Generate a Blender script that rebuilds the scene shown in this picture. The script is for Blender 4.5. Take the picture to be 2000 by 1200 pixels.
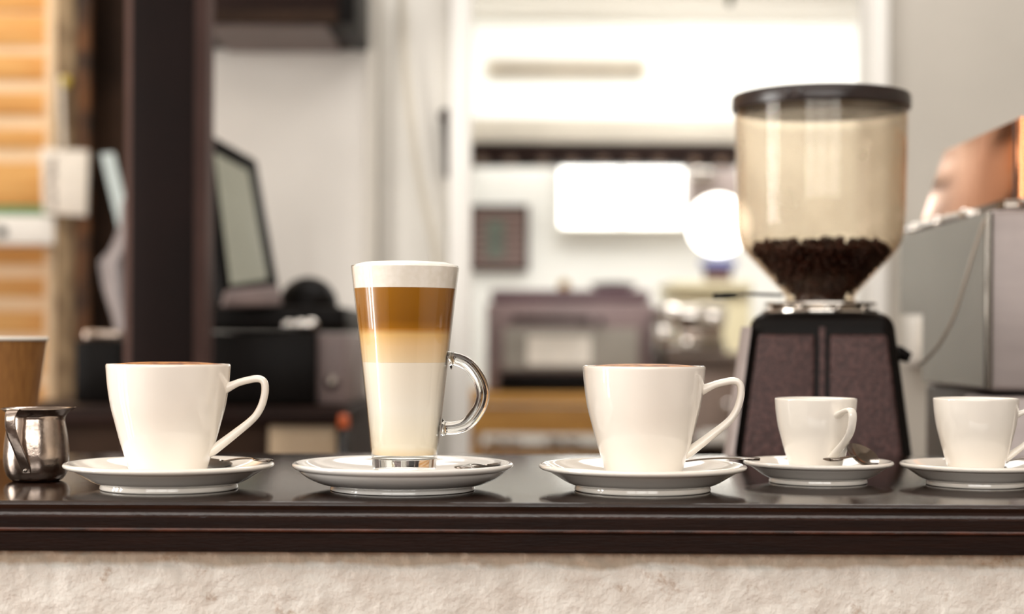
import bpy, bmesh, math, random
from mathutils import Vector, Matrix, noise

# ------------------------------------------------------------------ scene, camera, light
for o in list(bpy.data.objects):
    bpy.data.objects.remove(o, do_unlink=True)
scene = bpy.context.scene
COL = scene.collection
random.seed(7)

F = 3300.0                 # focal length in pixels of the 2000 px wide frame
HOR = 668.0                # horizon row
ROLL = math.radians(0.26)
BAR = 1.08                 # height of the bar top
CAMZ = BAR + 0.1088

cam_d = bpy.data.cameras.new('camera')
cam = bpy.data.objects.new('camera', cam_d)
COL.objects.link(cam)
cam.location = (0, 0, CAMZ)
cam.rotation_euler = (math.pi / 2, -ROLL, 0)
cam_d.sensor_width = 36.0
cam_d.lens = F / 2000.0 * 36.0
cam_d.shift_y = (HOR - 600.0) / 2000.0
cam_d.dof.use_dof = True
cam_d.dof.focus_distance = 1.235
cam_d.dof.aperture_fstop = 3.7
cam_d.dof.aperture_blades = 0
cam_d.clip_start = 0.02
scene.camera = cam

scene.view_settings.view_transform = 'Standard'
scene.view_settings.look = 'None'
scene.view_settings.gamma = 1.0
scene.view_settings.use_curve_mapping = False
scene.view_settings.exposure = 0.0
scene.cycles.use_denoising = True
scene.cycles.max_bounces = 7
scene.cycles.adaptive_threshold = 0.025
scene.cycles.transparent_max_bounces = 14
scene.cycles.sample_clamp_indirect = 6.0
scene.cycles.caustics_reflective = False
scene.cycles.caustics_refractive = False

world = bpy.data.worlds.new('daylight')
scene.world = world
world.use_nodes = True
bg = world.node_tree.nodes['Background']
bg.inputs[0].default_value = (0.86, 0.93, 1.0, 1)
bg.inputs[1].default_value = 1.0


def area(name, loc, direction, sx, sy, power, color=(1, 1, 1), spread=180):
    l = bpy.data.lights.new(name, 'AREA')
    l.shape = 'RECTANGLE'
    l.size, l.size_y = sx, sy
    l.energy = power
    l.color = color
    l.spread = math.radians(spread)
    o = bpy.data.objects.new(name, l)
    COL.objects.link(o)
    o.location = loc
    o.rotation_euler = Vector(direction).to_track_quat('-Z', 'Y').to_euler()
    return o


# daylight through the left windows; unseen front and overhead lamps added as soft fill
for k, (yy, ww) in enumerate(((0.52, 0.16), (0.98, 0.2), (1.36, 0.2))):
    area('daylight_left_window', (-2.93, yy, 1.36), (1, 0, -0.02), ww, 2.3, 190 * ww, (1.0, 0.985, 0.95))
for k, xx in enumerate((-1.75, -0.35, 1.05)):
    area('front_fill', (xx, -2.9, 2.0), (0, 1, -0.22), 1.25, 1.2, 33, (1.0, 0.985, 0.95))  # added fill from behind the camera, out of view
area('overhead_fill', (-0.2, 0.2, 2.74), (0, 0, -1), 3.2, 1.6, 27, (1.0, 0.98, 0.945))  # added ceiling fill over the cups, no opening in the ceiling
area('bar_overhead_fill', (0.2, 2.75, 2.74), (0, 0, -1), 1.8, 0.7, 25, (1.0, 0.985, 0.96))  # added ceiling fill that brightens the walls behind the bar
# unseen ceiling lamps added to brighten the kitchen and the timber wall
area('kitchen_wall_fill', (1.0, 6.02, 2.38), (0, 0.5, -1), 2.6, 0.35, 24, (1.0, 0.995, 0.98))  # added lamp that whitens the upper kitchen wall
area('kitchen_ceiling_fill', (0.9, 4.9, 2.38), (0, 0.3, -1), 1.8, 0.9, 60, (1.0, 0.99, 0.97))
area('timber_wall_fill', (-1.75, 4.1, 2.72), (-0.1, 0.35, -1), 0.9, 0.7, 16, (1.0, 0.95, 0.86))  # added lamp that warms and brightens the boards


# ------------------------------------------------------------------ helpers
def lin(c):
    r = []
    for v in c[:3]:
        v = v / 255.0
        r.append(v / 12.92 if v <= 0.04045 else ((v + 0.055) / 1.055) ** 2.4)
    return tuple(r) + (1.0,)


def P(px, py, d):
    """point of the place seen at photo pixel (px, py) when it stands d metres away"""
    dx, dy = px - 1000.0, py - HOR
    x0, y0 = dx + ROLL * dy, dy - ROLL * dx
    return Vector((x0 / F * d, d, CAMZ - y0 / F * d))


def nt_mat(name):
    m = bpy.data.materials.new(name)
    m.use_nodes = True
    nt = m.node_tree
    return m, nt, nt.nodes['Principled BSDF']


def mat(name, rgb, rough=0.5, metal=0.0, var=0.0, scale=30.0, bump=0.0, bscale=None, stretch=(1, 1, 1),
        coat=0.0, rgb2=None, spec=None, emit=None, estr=0.0, detail=4.0, contrast=(0.35, 0.65), bdist=0.002):
    m, nt, b = nt_mat(name)
    L = nt.links.new
    c1 = lin(rgb)
    b.inputs['Base Color'].default_value = c1
    b.inputs['Roughness'].default_value = rough
    b.inputs['Metallic'].default_value = metal
    if coat:
        b.inputs['Coat Weight'].default_value = coat
        b.inputs['Coat Roughness'].default_value = 0.06
    if spec is not None:
        b.inputs['Specular IOR Level'].default_value = spec
    tc = nt.nodes.new('ShaderNodeTexCoord')
    mp = nt.nodes.new('ShaderNodeMapping')
    mp.inputs['Scale'].default_value = stretch
    L(tc.outputs['Object'], mp.inputs['Vector'])
    if rgb2 is None:
        rgb2 = tuple(max(0, v * (1 - var)) for v in rgb) if var else None
    if rgb2 is not None:
        n = nt.nodes.new('ShaderNodeTexNoise')
        n.inputs['Scale'].default_value = scale
        n.inputs['Detail'].default_value = detail
        r = nt.nodes.new('ShaderNodeValToRGB')
        r.color_ramp.elements[0].position = contrast[0]
        r.color_ramp.elements[1].position = contrast[1]
        r.color_ramp.elements[0].color = lin(rgb2)
        r.color_ramp.elements[1].color = c1
        L(mp.outputs['Vector'], n.inputs['Vector'])
        L(n.outputs['Fac'], r.inputs['Fac'])
        L(r.outputs['Color'], b.inputs['Base Color'])
    if bump:
        n2 = nt.nodes.new('ShaderNodeTexNoise')
        n2.inputs['Scale'].default_value = bscale or scale
        n2.inputs['Detail'].default_value = 5
        bp = nt.nodes.new('ShaderNodeBump')
        bp.inputs['Strength'].default_value = bump
        bp.inputs['Distance'].default_value = bdist
        L(mp.outputs['Vector'], n2.inputs['Vector'])
        L(n2.outputs['Fac'], bp.inputs['Height'])
        L(bp.outputs['Normal'], b.inputs['Normal'])
    if emit is not None:
        b.inputs['Emission Color'].default_value = lin(emit)
        b.inputs['Emission Strength'].default_value = estr
    return m


def link(o, parent=None):
    COL.objects.link(o)
    if parent is not None:
        o.parent = parent
    return o


def mesh_obj(name, verts, faces, material, parent=None, smooth=True, angle=40, loc=None):
    me = bpy.data.meshes.new(name)
    me.from_pydata([tuple(v) for v in verts], [], faces)
    bm = bmesh.new()
    bm.from_mesh(me)
    bmesh.ops.recalc_face_normals(bm, faces=bm.faces)
    bm.to_mesh(me)
    bm.free()
    me.materials.append(material)
    if smooth:
        for p in me.polygons:
            p.use_smooth = True
        me.set_sharp_from_angle(angle=math.radians(angle))
    o = bpy.data.objects.new(name, me)
    if loc is not None:
        o.location = loc
    return link(o, parent)


def bm_obj(name, bm, material, parent=None, smooth=True, angle=40, loc=None):
    bmesh.ops.recalc_face_normals(bm, faces=bm.faces)
    me = bpy.data.meshes.new(name)
    bm.to_mesh(me)
    bm.free()
    me.materials.append(material)
    if smooth:
        for p in me.polygons:
            p.use_smooth = True
        me.set_sharp_from_angle(angle=math.radians(angle))
    o = bpy.data.objects.new(name, me)
    if loc is not None:
        o.location = loc
    return link(o, parent)


def thing(name, label, cat, loc=(0, 0, 0), rz=0.0, group=None):
    o = bpy.data.objects.new(name, None)
    o.empty_display_size = 0.02
    link(o)
    o.location = loc
    o.rotation_euler = (0, 0, rz)
    return tag(o, label, cat, group)


def tag(o, label, cat, group=None):
    o['label'] = label
    o['category'] = cat
    if group:
        o['group'] = group
    return o


def struct(o, label=None):
    o['kind'] = 'structure'
    if label:
        o['label'] = label
    return o


def add_box(bm, lo, hi, bev=0.0, seg=2):
    lo, hi = Vector(lo), Vector(hi)
    r = bmesh.ops.create_cube(bm, size=1.0)
    vs = r['verts']
    c, s = (lo + hi) / 2, hi - lo
    for v in vs:
        v.co = Vector((v.co.x * s.x + c.x, v.co.y * s.y + c.y, v.co.z * s.z + c.z))
    if bev:
        es = list({e for v in vs for e in v.link_edges})
        bmesh.ops.bevel(bm, geom=es, offset=bev, segments=seg, profile=0.5, affect='EDGES')


def box(name, lo, hi, material, parent=None, bev=0.0, seg=2):
    bm = bmesh.new()
    add_box(bm, lo, hi, bev, seg)
    return bm_obj(name, bm, material, parent, smooth=bev > 0)


def hexa(name, near4, far4, material, parent=None, bev=0.0, seg=2):
    """eight-cornered block: near4 and far4 are matching loops of four corners"""
    bm = bmesh.new()
    a = [bm.verts.new(v) for v in near4]
    b = [bm.verts.new(v) for v in far4]
    bm.faces.new(a)
    bm.faces.new(list(reversed(b)))
    for i in range(4):
        j = (i + 1) % 4
        bm.faces.new((a[i], b[i], b[j], a[j]))
    bmesh.ops.recalc_face_normals(bm, faces=bm.faces)
    if bev:
        bmesh.ops.bevel(bm, geom=list(bm.edges), offset=bev, segments=seg, profile=0.5, affect='EDGES')
    return bm_obj(name, bm, material, parent, smooth=bev > 0)


def quadbox(name, q, th, material, parent=None, bev=0.0):
    """a slab: q is a loop of four corners, th its thickness away from the viewer"""
    q = [Vector(v) for v in q]
    n = (q[2] - q[0]).cross(q[3] - q[1]).normalized()
    if n.y < 0:
        n = -n
    return hexa(name, q, [v + n * th for v in q], material, parent, bev)


def prism_x(name, prof, x0, x1, material, parent=None, smooth=True, angle=35, seg=1):
    """profile of (y, z) points swept along x"""
    n = len(prof)
    xs = [x0 + (x1 - x0) * i / seg for i in range(seg + 1)]
    verts = [(x, y, z) for x in xs for (y, z) in prof]
    faces = []
    for s in range(seg):
        for i in range(n):
            j = (i + 1) % n
            faces.append((s * n + i, s * n + j, (s + 1) * n + j, (s + 1) * n + i))
    faces.append(tuple(range(n)))
    faces.append(tuple(range(seg * n, seg * n + n)))
    return mesh_obj(name, verts, faces, material, parent, smooth, angle)


def catmull(pts, per=6):
    pts = [tuple(p) for p in pts]
    out = []
    n = len(pts)
    dim = len(pts[0])
    for i in range(n - 1):
        p0, p1, p2, p3 = pts[max(i - 1, 0)], pts[i], pts[i + 1], pts[min(i + 2, n - 1)]
        for k in range(per):
            t = k / per
            out.append(tuple(0.5 * (2 * p1[d] + (p2[d] - p0[d]) * t +
                                    (2 * p0[d] - 5 * p1[d] + 4 * p2[d] - p3[d]) * t * t +
                                    (3 * p1[d] - p0[d] - 3 * p2[d] + p3[d]) * t ** 3) for d in range(dim)))
    out.append(pts[-1])
    return out


def lathe_data(prof, n=96, deform=None, closed=False):
    verts, faces, rings = [], [], []
    for (r, z) in prof:
        if r < 1e-7:
            rings.append([len(verts)])
            verts.append((0, 0, z))
        else:
            ring = []
            for i in range(n):
                a = 2 * math.pi * i / n
                v = (r * math.cos(a), r * math.sin(a), z)
                if deform:
                    v = deform(v, a)
                ring.append(len(verts))
                verts.append(v)
            rings.append(ring)
    pairs = list(zip(rings[:-1], rings[1:]))
    if closed:
        pairs.append((rings[-1], rings[0]))
    for a, b in pairs:
        for i in range(n):
            j = (i + 1) % n
            if len(a) == 1 and len(b) == 1:
                continue
            if len(a) == 1:
                faces.append((a[0], b[i], b[j]))
            elif len(b) == 1:
                faces.append((a[i], b[0], a[j]))
            else:
                faces.append((a[i], b[i], b[j], a[j]))
    return verts, faces


def lathe(name, prof, material, parent=None, n=96, s=0.01, deform=None, closed=False, angle=40, loc=None):
    prof = [(r * s, z * s) for r, z in prof]
    v, f = lathe_data(prof, n, deform, closed)
    return mesh_obj(name, v, f, material, parent, True, angle, loc)


def tube_data(path, radii, n=16, side=None, caps=True):
    """path of points; radii: (a, b) half sizes along 'side' and across it for each point"""
    path = [Vector(p) for p in path]
    verts, faces = [], []
    m = len(path)
    prev = None
    for i, p in enumerate(path):
        t = (path[min(i + 1, m - 1)] - path[max(i - 1, 0)]).normalized()
        if side is not None:
            u = Vector(side)
        elif prev is None:
            u = Vector((0, 0, 1)) if abs(t.z) < 0.9 else Vector((1, 0, 0))
        else:
            u = prev
        u = (u - t * u.dot(t)).normalized()
        prev = u
        w = t.cross(u).normalized()
        a, b = radii[i] if isinstance(radii, list) else radii
        for k in range(n):
            an = 2 * math.pi * k / n
            verts.append(p + u * (a * math.cos(an)) + w * (b * math.sin(an)))
    for i in range(m - 1):
        for k in range(n):
            l = (k + 1) % n
            faces.append((i * n + k, i * n + l, (i + 1) * n + l, (i + 1) * n + k))
    if caps:
        faces.append(tuple(range(n)))
        faces.append(tuple(range((m - 1) * n, m * n)))
    return verts, faces


def tube(name, path, radii, material, parent=None, n=16, side=None, angle=60):
    v, f = tube_data(path, radii, n, side)
    return mesh_obj(name, v, f, material, parent, True, angle)


def sphere(name, c, r, material, parent=None, seg=24, rings=14, scale=(1, 1, 1)):
    bm = bmesh.new()
    bmesh.ops.create_uvsphere(bm, u_segments=seg, v_segments=rings, radius=r)
    for v in bm.verts:
        v.co = Vector((v.co.x * scale[0], v.co.y * scale[1], v.co.z * scale[2])) + Vector(c)
    return bm_obj(name, bm, material, parent, True, 180)


def copy_thing(root, loc, rz, label=None, group=None):
    r = root.copy()
    COL.objects.link(r)
    r.location = loc
    r.rotation_euler = (0, 0, rz)
    if label:
        r['label'] = label
    if group:
        r['group'] = group
    for ch in list(root.children):
        c = ch.copy()
        COL.objects.link(c)
        c.parent = r
        for g in list(ch.children):
            d = g.copy()
            COL.objects.link(d)
            d.parent = c
    return r


# ------------------------------------------------------------------ materials
M = {}
M['ceramic'] = mat('cream_glazed_ceramic', (243, 236, 226), rough=0.07, coat=0.4, var=0.012, scale=18)
M['ceramic_white'] = mat('white_glazed_ceramic', (236, 232, 226), rough=0.07, coat=0.4, var=0.012, scale=18)
M['steel'] = mat('polished_steel', (140, 130, 121), rough=0.14, metal=1.0, var=0.10, scale=60, bump=0.05, bscale=220)
M['steel_worn'] = mat('worn_steel', (176, 160, 148), rough=0.2, metal=1.0, var=0.18, scale=45, bump=0.12, bscale=160)
M['chrome'] = mat('chrome', (215, 208, 200), rough=0.10, metal=1.0, var=0.05, scale=30)
M['dark_metal'] = mat('dark_metal', (58, 46, 42), rough=0.35, metal=0.6, var=0.2, scale=40)
M['black'] = mat('black_plastic', (15, 11, 9), rough=0.42, spec=0.08, var=0.25, scale=40)
M['black_gloss'] = mat('black_lacquer', (26, 22, 20), rough=0.25, var=0.2, scale=40)
M['bar_wood'] = mat('dark_stained_wood', (42, 25, 17), rough=0.12, spec=0.4, rgb2=(26, 15, 10), scale=26,
                    stretch=(0.6, 9, 9), bump=0.10, bscale=60, bdist=0.0008)
M['bar_edge'] = mat('dark_stained_moulding', (33, 18, 12), rough=0.3, spec=0.08, rgb2=(26, 15, 11), scale=60,
                    stretch=(0.25, 4, 4), bump=0.5, bscale=420, bdist=0.0009)
M['worn_edge'] = mat('worn_reddish_edge', (82, 42, 26), rough=0.26, spec=0.6, rgb2=(40, 21, 15), scale=55,
                     stretch=(1, 3, 3), bump=0.25, bscale=300, bdist=0.0006)
M['foam'] = mat('milk_foam', (250, 245, 238), rough=0.75, rgb2=(242, 236, 226), scale=220, bump=0.25, bscale=500, bdist=0.0006)
M['crema'] = mat('coffee_crema', (206, 140, 66), rough=0.45, rgb2=(128, 68, 20), scale=90, bump=0.3, bscale=420, bdist=0.0008,
                 contrast=(0.42, 0.6))
M['kraft'] = mat('kraft_paper', (154, 104, 50), rough=0.75, rgb2=(132, 86, 38), scale=40, stretch=(8, 8, 0.6), bump=0.15, bscale=300)
M['paper_white'] = mat('white_paper', (240, 232, 220), rough=0.7, var=0.04, scale=20)
M['grinder_black'] = mat('textured_black_brown_paint', (84, 57, 54), rough=0.36, spec=0.3, rgb2=(52, 33, 31), scale=300, detail=2.0, bump=0.9, bscale=300, bdist=0.002, contrast=(0.4, 0.64))
M['grinder_dark'] = mat('smooth_dark_shell', (18, 14, 12), rough=0.33, spec=0.08, var=0.2, scale=50)
M['lid'] = mat('dark_brown_plastic_lid', (44, 32, 30), rough=0.30, var=0.2, scale=30)
M['bean'] = mat('roasted_coffee_bean', (60, 31, 23), rough=0.38, spec=0.2, rgb2=(32, 16, 12), scale=90)
M['machine_steel'] = mat('brushed_machine_steel', (158, 146, 142), rough=0.42, metal=0.35, var=0.05, scale=9, bump=0.03, bscale=160, stretch=(1, 1, 6))
M['machine_side'] = mat('satin_side_panel', (120, 114, 106), rough=0.18, metal=0.8, var=0.05, scale=6)
M['machine_dark'] = mat('dark_machine_casing', (44, 34, 28), rough=0.4, var=0.1, scale=9)
M['copper'] = mat('polished_copper', (226, 158, 116), rough=0.17, metal=1.0, rgb2=(208, 136, 92), scale=7)
M['wall_white'] = mat('white_painted_wall', (224, 218, 210), rough=0.85, var=0.05, scale=3, bump=0.12, bscale=60)
M['wall_beige'] = mat('warm_grey_painted_wall', (204, 197, 186), rough=0.85, var=0.05, scale=2.5, bump=0.12, bscale=60)
M['wall_kitchen'] = mat('pale_kitchen_wall', (235, 234, 228), rough=0.8, var=0.04, scale=2)
M['wall_dark'] = mat('dark_brown_panelling', (58, 42, 32), rough=0.7, spec=0.08, rgb2=(34, 24, 18), scale=4)
M['wall_wood'] = mat('brown_panelled_wall', (96, 68, 50), rough=0.6, rgb2=(74, 52, 38), scale=5)
M['ceiling'] = mat('ceiling_paint', (232, 228, 220), rough=0.9, var=0.03, scale=2)
M['floor'] = mat('brown_floor', (138, 96, 70), rough=0.55, rgb2=(112, 76, 54), scale=6)
M['trim'] = mat('white_trim_paint', (240, 236, 229), rough=0.5, var=0.03, scale=4)
M['door'] = mat('pale_door_paint', (222, 217, 208), rough=0.6, var=0.05, scale=3)
M['pillar'] = mat('dark_brown_pillar_paint', (23, 12, 10), rough=0.5, spec=0.08, var=0.2, scale=6)
M['pillar_edge'] = mat('mauve_pillar_edge', (84, 64, 60), rough=0.5, spec=0.08, var=0.12, scale=8)
M['plank'] = mat('orange_stained_plank', (218, 166, 96), rough=0.6, rgb2=(202, 144, 72), scale=7, stretch=(0.8, 6, 6), bump=0.2, bscale=40)
M['batten'] = mat('pale_pine_batten', (236, 208, 172), rough=0.65, rgb2=(228, 196, 156), scale=9, stretch=(0.8, 5, 5))
M['post'] = mat('weathered_grey_post', (150, 128, 98), rough=0.85, rgb2=(96, 76, 54), scale=22, stretch=(2, 2, 0.6), bump=0.5, bscale=60)
M['rust'] = mat('rust_brown_post', (104, 64, 30), rough=0.8, rgb2=(34, 23, 16), scale=16, bump=0.4, bscale=60)
M['grey_cloth'] = mat('pale_grey_cloth', (166, 156, 154), rough=0.9, var=0.12, scale=14)
M['blue_glass'] = mat('pale_blue_glazed_panel', (205, 216, 214), rough=0.2, var=0.05, scale=10)
M['screen'] = mat('grey_green_screen', (158, 158, 142), rough=0.22, rgb2=(140, 140, 126), scale=3)
M['mauve_plastic'] = mat('mauve_grey_plastic', (124, 106, 102), rough=0.5, var=0.12, scale=12)
M['beige_panel'] = mat('beige_counter_panel', (196, 172, 142), rough=0.6, rgb2=(172, 146, 114), scale=5)
M['tan_cup'] = mat('tan_stoneware', (100, 78, 63), rough=0.35, var=0.1, scale=10)
M['orange'] = mat('orange_plastic', (206, 96, 44), rough=0.45, var=0.1, scale=10)
M['green'] = mat('green_card', (96, 146, 92), rough=0.6, var=0.1, scale=10)
M['yellow'] = mat('yellow_plastic', (214, 186, 60), rough=0.5, var=0.1, scale=10)
M['oven'] = mat('mauve_grey_enamel', (126, 106, 104), rough=0.38, var=0.08, scale=6)
M['oven_top'] = mat('plum_enamel', (98, 72, 78), rough=0.4, var=0.1, scale=6)
M['oven_glass'] = mat('grey_oven_glass', (152, 144, 132), rough=0.3, var=0.10, scale=5)
M['table_wood'] = mat('honey_wood', (196, 146, 72), rough=0.55, rgb2=(170, 120, 52), scale=6, stretch=(0.7, 5, 5))
M['shelf_wood'] = mat('dark_shelf_wood', (42, 27, 22), rough=0.5, spec=0.08, rgb2=(28, 18, 15), scale=8, stretch=(0.5, 5, 5))
M['beige_board'] = mat('beige_board', (208, 199, 183), rough=0.7, var=0.06, scale=4)
M['cabinet_brown'] = mat('greyish_brown_cabinet', (118, 98, 86), rough=0.5, var=0.12, scale=4)
M['cabinet_mauve'] = mat('mauve_cabinet', (172, 156, 150), rough=0.5, var=0.1, scale=4)
M['pale_yellow'] = mat('pale_yellow_worktop', (226, 214, 176), rough=0.55, var=0.08, scale=4)
M['blue'] = mat('blue_collar', (106, 118, 176), rough=0.4, var=0.1, scale=6)
M['globe'] = mat('lit_globe', (255, 252, 245), rough=0.4, emit=(255, 250, 240), estr=5.0)
M['pane'] = mat('lit_window_pane', (255, 255, 252), rough=0.3, emit=(255, 254, 248), estr=3.0)
M['work_top'] = mat('brown_worktop', (92, 74, 62), rough=0.4, var=0.15, scale=8)
M['vent'] = mat('tan_vent', (176, 164, 146), rough=0.6, var=0.08, scale=8)
M['brass'] = mat('brass', (196, 158, 84), rough=0.3, metal=1.0, var=0.1, scale=10)
M['leaf'] = mat('dark_green_leaf', (74, 80, 40), rough=0.5, var=0.2, scale=20)
M['cable'] = mat('pale_grey_cable', (150, 136, 122), rough=0.35, var=0.05, scale=20)


def thin_glass(name, tint, refl_ior=1.5, dust=0.0, film=None, dustcol=(220, 205, 180), absorb=None, density=0.0, rough=0.02):
    m, nt, b = nt_mat(name)
    nt.nodes.remove(b)
    L = nt.links.new
    out = nt.nodes['Material Output']
    tr = nt.nodes.new('ShaderNodeBsdfTransparent')
    tr.inputs[0].default_value = lin(tint)
    gl = nt.nodes.new('ShaderNodeBsdfGlossy')
    gl.inputs['Roughness'].default_value = rough
    fr = nt.nodes.new('ShaderNodeFresnel')
    ge = nt.nodes.new('ShaderNodeNewGeometry')
    mi = nt.nodes.new('ShaderNodeMapRange')      # same surface reflection from either side of the thin wall
    mi.inputs['To Min'].default_value = refl_ior
    mi.inputs['To Max'].default_value = 1.0 / refl_ior
    L(ge.outputs['Backfacing'], mi.inputs['Value'])
    L(mi.outputs[0], fr.inputs[0])
    mx = nt.nodes.new('ShaderNodeMixShader')
    L(fr.outputs[0], mx.inputs[0])
    src = tr
    if dust:
        df = nt.nodes.new('ShaderNodeBsdfTranslucent')
        df.inputs[0].default_value = lin(dustcol)
        d2 = nt.nodes.new('ShaderNodeBsdfDiffuse')
        d2.inputs[0].default_value = lin(dustcol)
        a0 = nt.nodes.new('ShaderNodeMixShader')
        a0.inputs[0].default_value = 0.5
        L(df.outputs[0], a0.inputs[1])
        L(d2.outputs[0], a0.inputs[2])
        tc = nt.nodes.new('ShaderNodeTexCoord')
        nz = nt.nodes.new('ShaderNodeTexNoise')
        nz.inputs['Scale'].default_value = 14
        L(tc.outputs['Object'], nz.inputs['Vector'])
        mr = nt.nodes.new('ShaderNodeMapRange')
        mr.inputs['From Min'].default_value = 0.3
        mr.inputs['From Max'].default_value = 0.7
        mr.inputs['To Min'].default_value = dust * 0.6
        mr.inputs['To Max'].default_value = dust * 1.4
        L(nz.outputs['Fac'], mr.inputs['Value'])
        fac = mr.outputs[0]
        if film:       # oily film left between the present bean level and the old one
            sx = nt.nodes.new('ShaderNodeSeparateXYZ')
            L(tc.outputs['Object'], sx.inputs[0])
            lo = nt.nodes.new('ShaderNodeMapRange')
            lo.inputs['From Min'].default_value, lo.inputs['From Max'].default_value = film[0] - 0.004, film[0] + 0.004
            hi = nt.nodes.new('ShaderNodeMapRange')
            hi.inputs['From Min'].default_value, hi.inputs['From Max'].default_value = film[1] - 0.004, film[1] + 0.003
            hi.inputs['To Min'].default_value, hi.inputs['To Max'].default_value = 1.0, 0.08
            L(sx.outputs['Z'], lo.inputs['Value'])
            L(sx.outputs['Z'], hi.inputs['Value'])
            m1 = nt.nodes.new('ShaderNodeMath')
            m1.operation = 'MULTIPLY'
            L(lo.outputs[0], m1.inputs[0])
            L(hi.outputs[0], m1.inputs[1])
            m2 = nt.nodes.new('ShaderNodeMath')
            m2.operation = 'MULTIPLY'
            L(m1.outputs[0], m2.inputs[0])
            L(fac, m2.inputs[1])
            fac = m2.outputs[0]
        a1 = nt.nodes.new('ShaderNodeMixShader')
        L(fac, a1.inputs[0])
        L(tr.outputs[0], a1.inputs[1])
        L(a0.outputs[0], a1.inputs[2])
        src = a1
    L(src.outputs[0], mx.inputs[1])
    L(gl.outputs[0], mx.inputs[2])
    L(mx.outputs[0], out.inputs['Surface'])
    if absorb:
        va = nt.nodes.new('ShaderNodeVolumeAbsorption')
        va.inputs['Color'].default_value = lin(absorb)
        va.inputs['Density'].default_value = density
        L(va.outputs[0], out.inputs['Volume'])
    return m


M['glass_wall'] = thin_glass('clear_glass_wall', (255, 255, 254), 1.37)


def solid_glass(name):
    m, nt, b = nt_mat(name)
    b.inputs['Base Color'].default_value = (0.97, 0.97, 0.95, 1)
    b.inputs['Transmission Weight'].default_value = 1.0
    b.inputs['Roughness'].default_value = 0.0
    b.inputs['IOR'].default_value = 1.48
    return m


M['glass_solid'] = solid_glass('thick_clear_glass')


def drink_mat(name, stops, z0, z1, rough=0.25, sss=0.0):
    """colour of the drink by its height in the glass (object space, metres)"""
    m, nt, b = nt_mat(name)
    L = nt.links.new
    tc = nt.nodes.new('ShaderNodeTexCoord')
    sp = nt.nodes.new('ShaderNodeSeparateXYZ')
    L(tc.outputs['Object'], sp.inputs[0])
    nz = nt.nodes.new('ShaderNodeTexNoise')
    nz.inputs['Scale'].default_value = 60
    L(tc.outputs['Object'], nz.inputs['Vector'])
    ad = nt.nodes.new('ShaderNodeMath')
    ad.operation = 'MULTIPLY_ADD'
    ad.inputs[1].default_value = 0.0016
    L(nz.outputs['Fac'], ad.inputs[0])
    L(sp.outputs['Z'], ad.inputs[2])
    mr = nt.nodes.new('ShaderNodeMapRange')
    mr.inputs['From Min'].default_value = z0
    mr.inputs['From Max'].default_value = z1
    L(ad.outputs[0], mr.inputs['Value'])
    rp = nt.nodes.new('ShaderNodeValToRGB')
    els = rp.color_ramp.elements
    while len(els) < len(stops):
        els.new(0.5)
    for e, (p, c) in zip(els, stops):
        e.position = p
        e.color = lin(c)
    L(mr.outputs[0], rp.inputs['Fac'])
    L(rp.outputs['Color'], b.inputs['Base Color'])
    b.inputs['Roughness'].default_value = rough
    return m


# ------------------------------------------------------------------ the room
X0, X1, Y0, Y1, ZC = -3.0, 3.0, -3.0, 4.75, 2.8
struct(box('floor', (X0, Y0, -0.1), (X1, 6.9, 0.0), M['floor']), 'brown floor of the cafe')
struct(box('ceiling', (X0, Y0, ZC), (X1, Y1, ZC + 0.1), M['ceiling']), 'white ceiling above the bar')
struct(box('wall_left', (X0 - 0.1, Y0, 0), (X0, Y1, ZC), M['wall_white']), 'white side wall with the tall daylight windows')
struct(box('wall_right', (X1, Y0, 0), (X1 + 0.1, 6.9, ZC), M['wall_beige']), 'beige side wall beyond the coffee machine')
struct(box('wall_front', (X0, Y0 - 0.1, 0), (X1, Y0, ZC), M['wall_wood']), 'brown panelled wall behind the viewer')


def window_frame(name, c, ax, w, h, label):
    """frame of four bars and one mullion round a daylight opening"""
    bm = bmesh.new()
    t = 0.045
    def bar(u0, u1, v0, v1):
        if ax == 'x':
            add_box(bm, (c[0] - 0.03, c[1] + u0, c[2] + v0), (c[0] + 0.03, c[1] + u1, c[2] + v1))
        else:
            add_box(bm, (c[0] + u0, c[1] - 0.03, c[2] + v0), (c[0] + u1, c[1] + 0.03, c[2] + v1))
    bar(-w / 2 - t, -w / 2, -h / 2 - t, h / 2 + t)
    bar(w / 2, w / 2 + t, -h / 2 - t, h / 2 + t)
    bar(-w / 2, w / 2, -h / 2 - t, -h / 2)
    bar(-w / 2, w / 2, h / 2, h / 2 + t)
    o = bm_obj(name, bm, M['trim'], None, False)
    struct(o, label)


for k, (yy, ww) in enumerate(((0.52, 0.16), (0.98, 0.2), (1.36, 0.2))):
    window_frame('window_%d' % (k + 1), (-2.96, yy, 1.36), 'x', ww + 0.02, 2.34, 'tall narrow white framed window in the side wall')
for k, xx in enumerate((-1.75, -0.35, 1.05)):
    window_frame('window_%d' % (k + 4), (xx, -2.94, 2.0), 'y', 1.3, 1.25, 'wide white frame added round the fill lamp behind the viewer')  # frames set round the added front fill lamps

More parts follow.
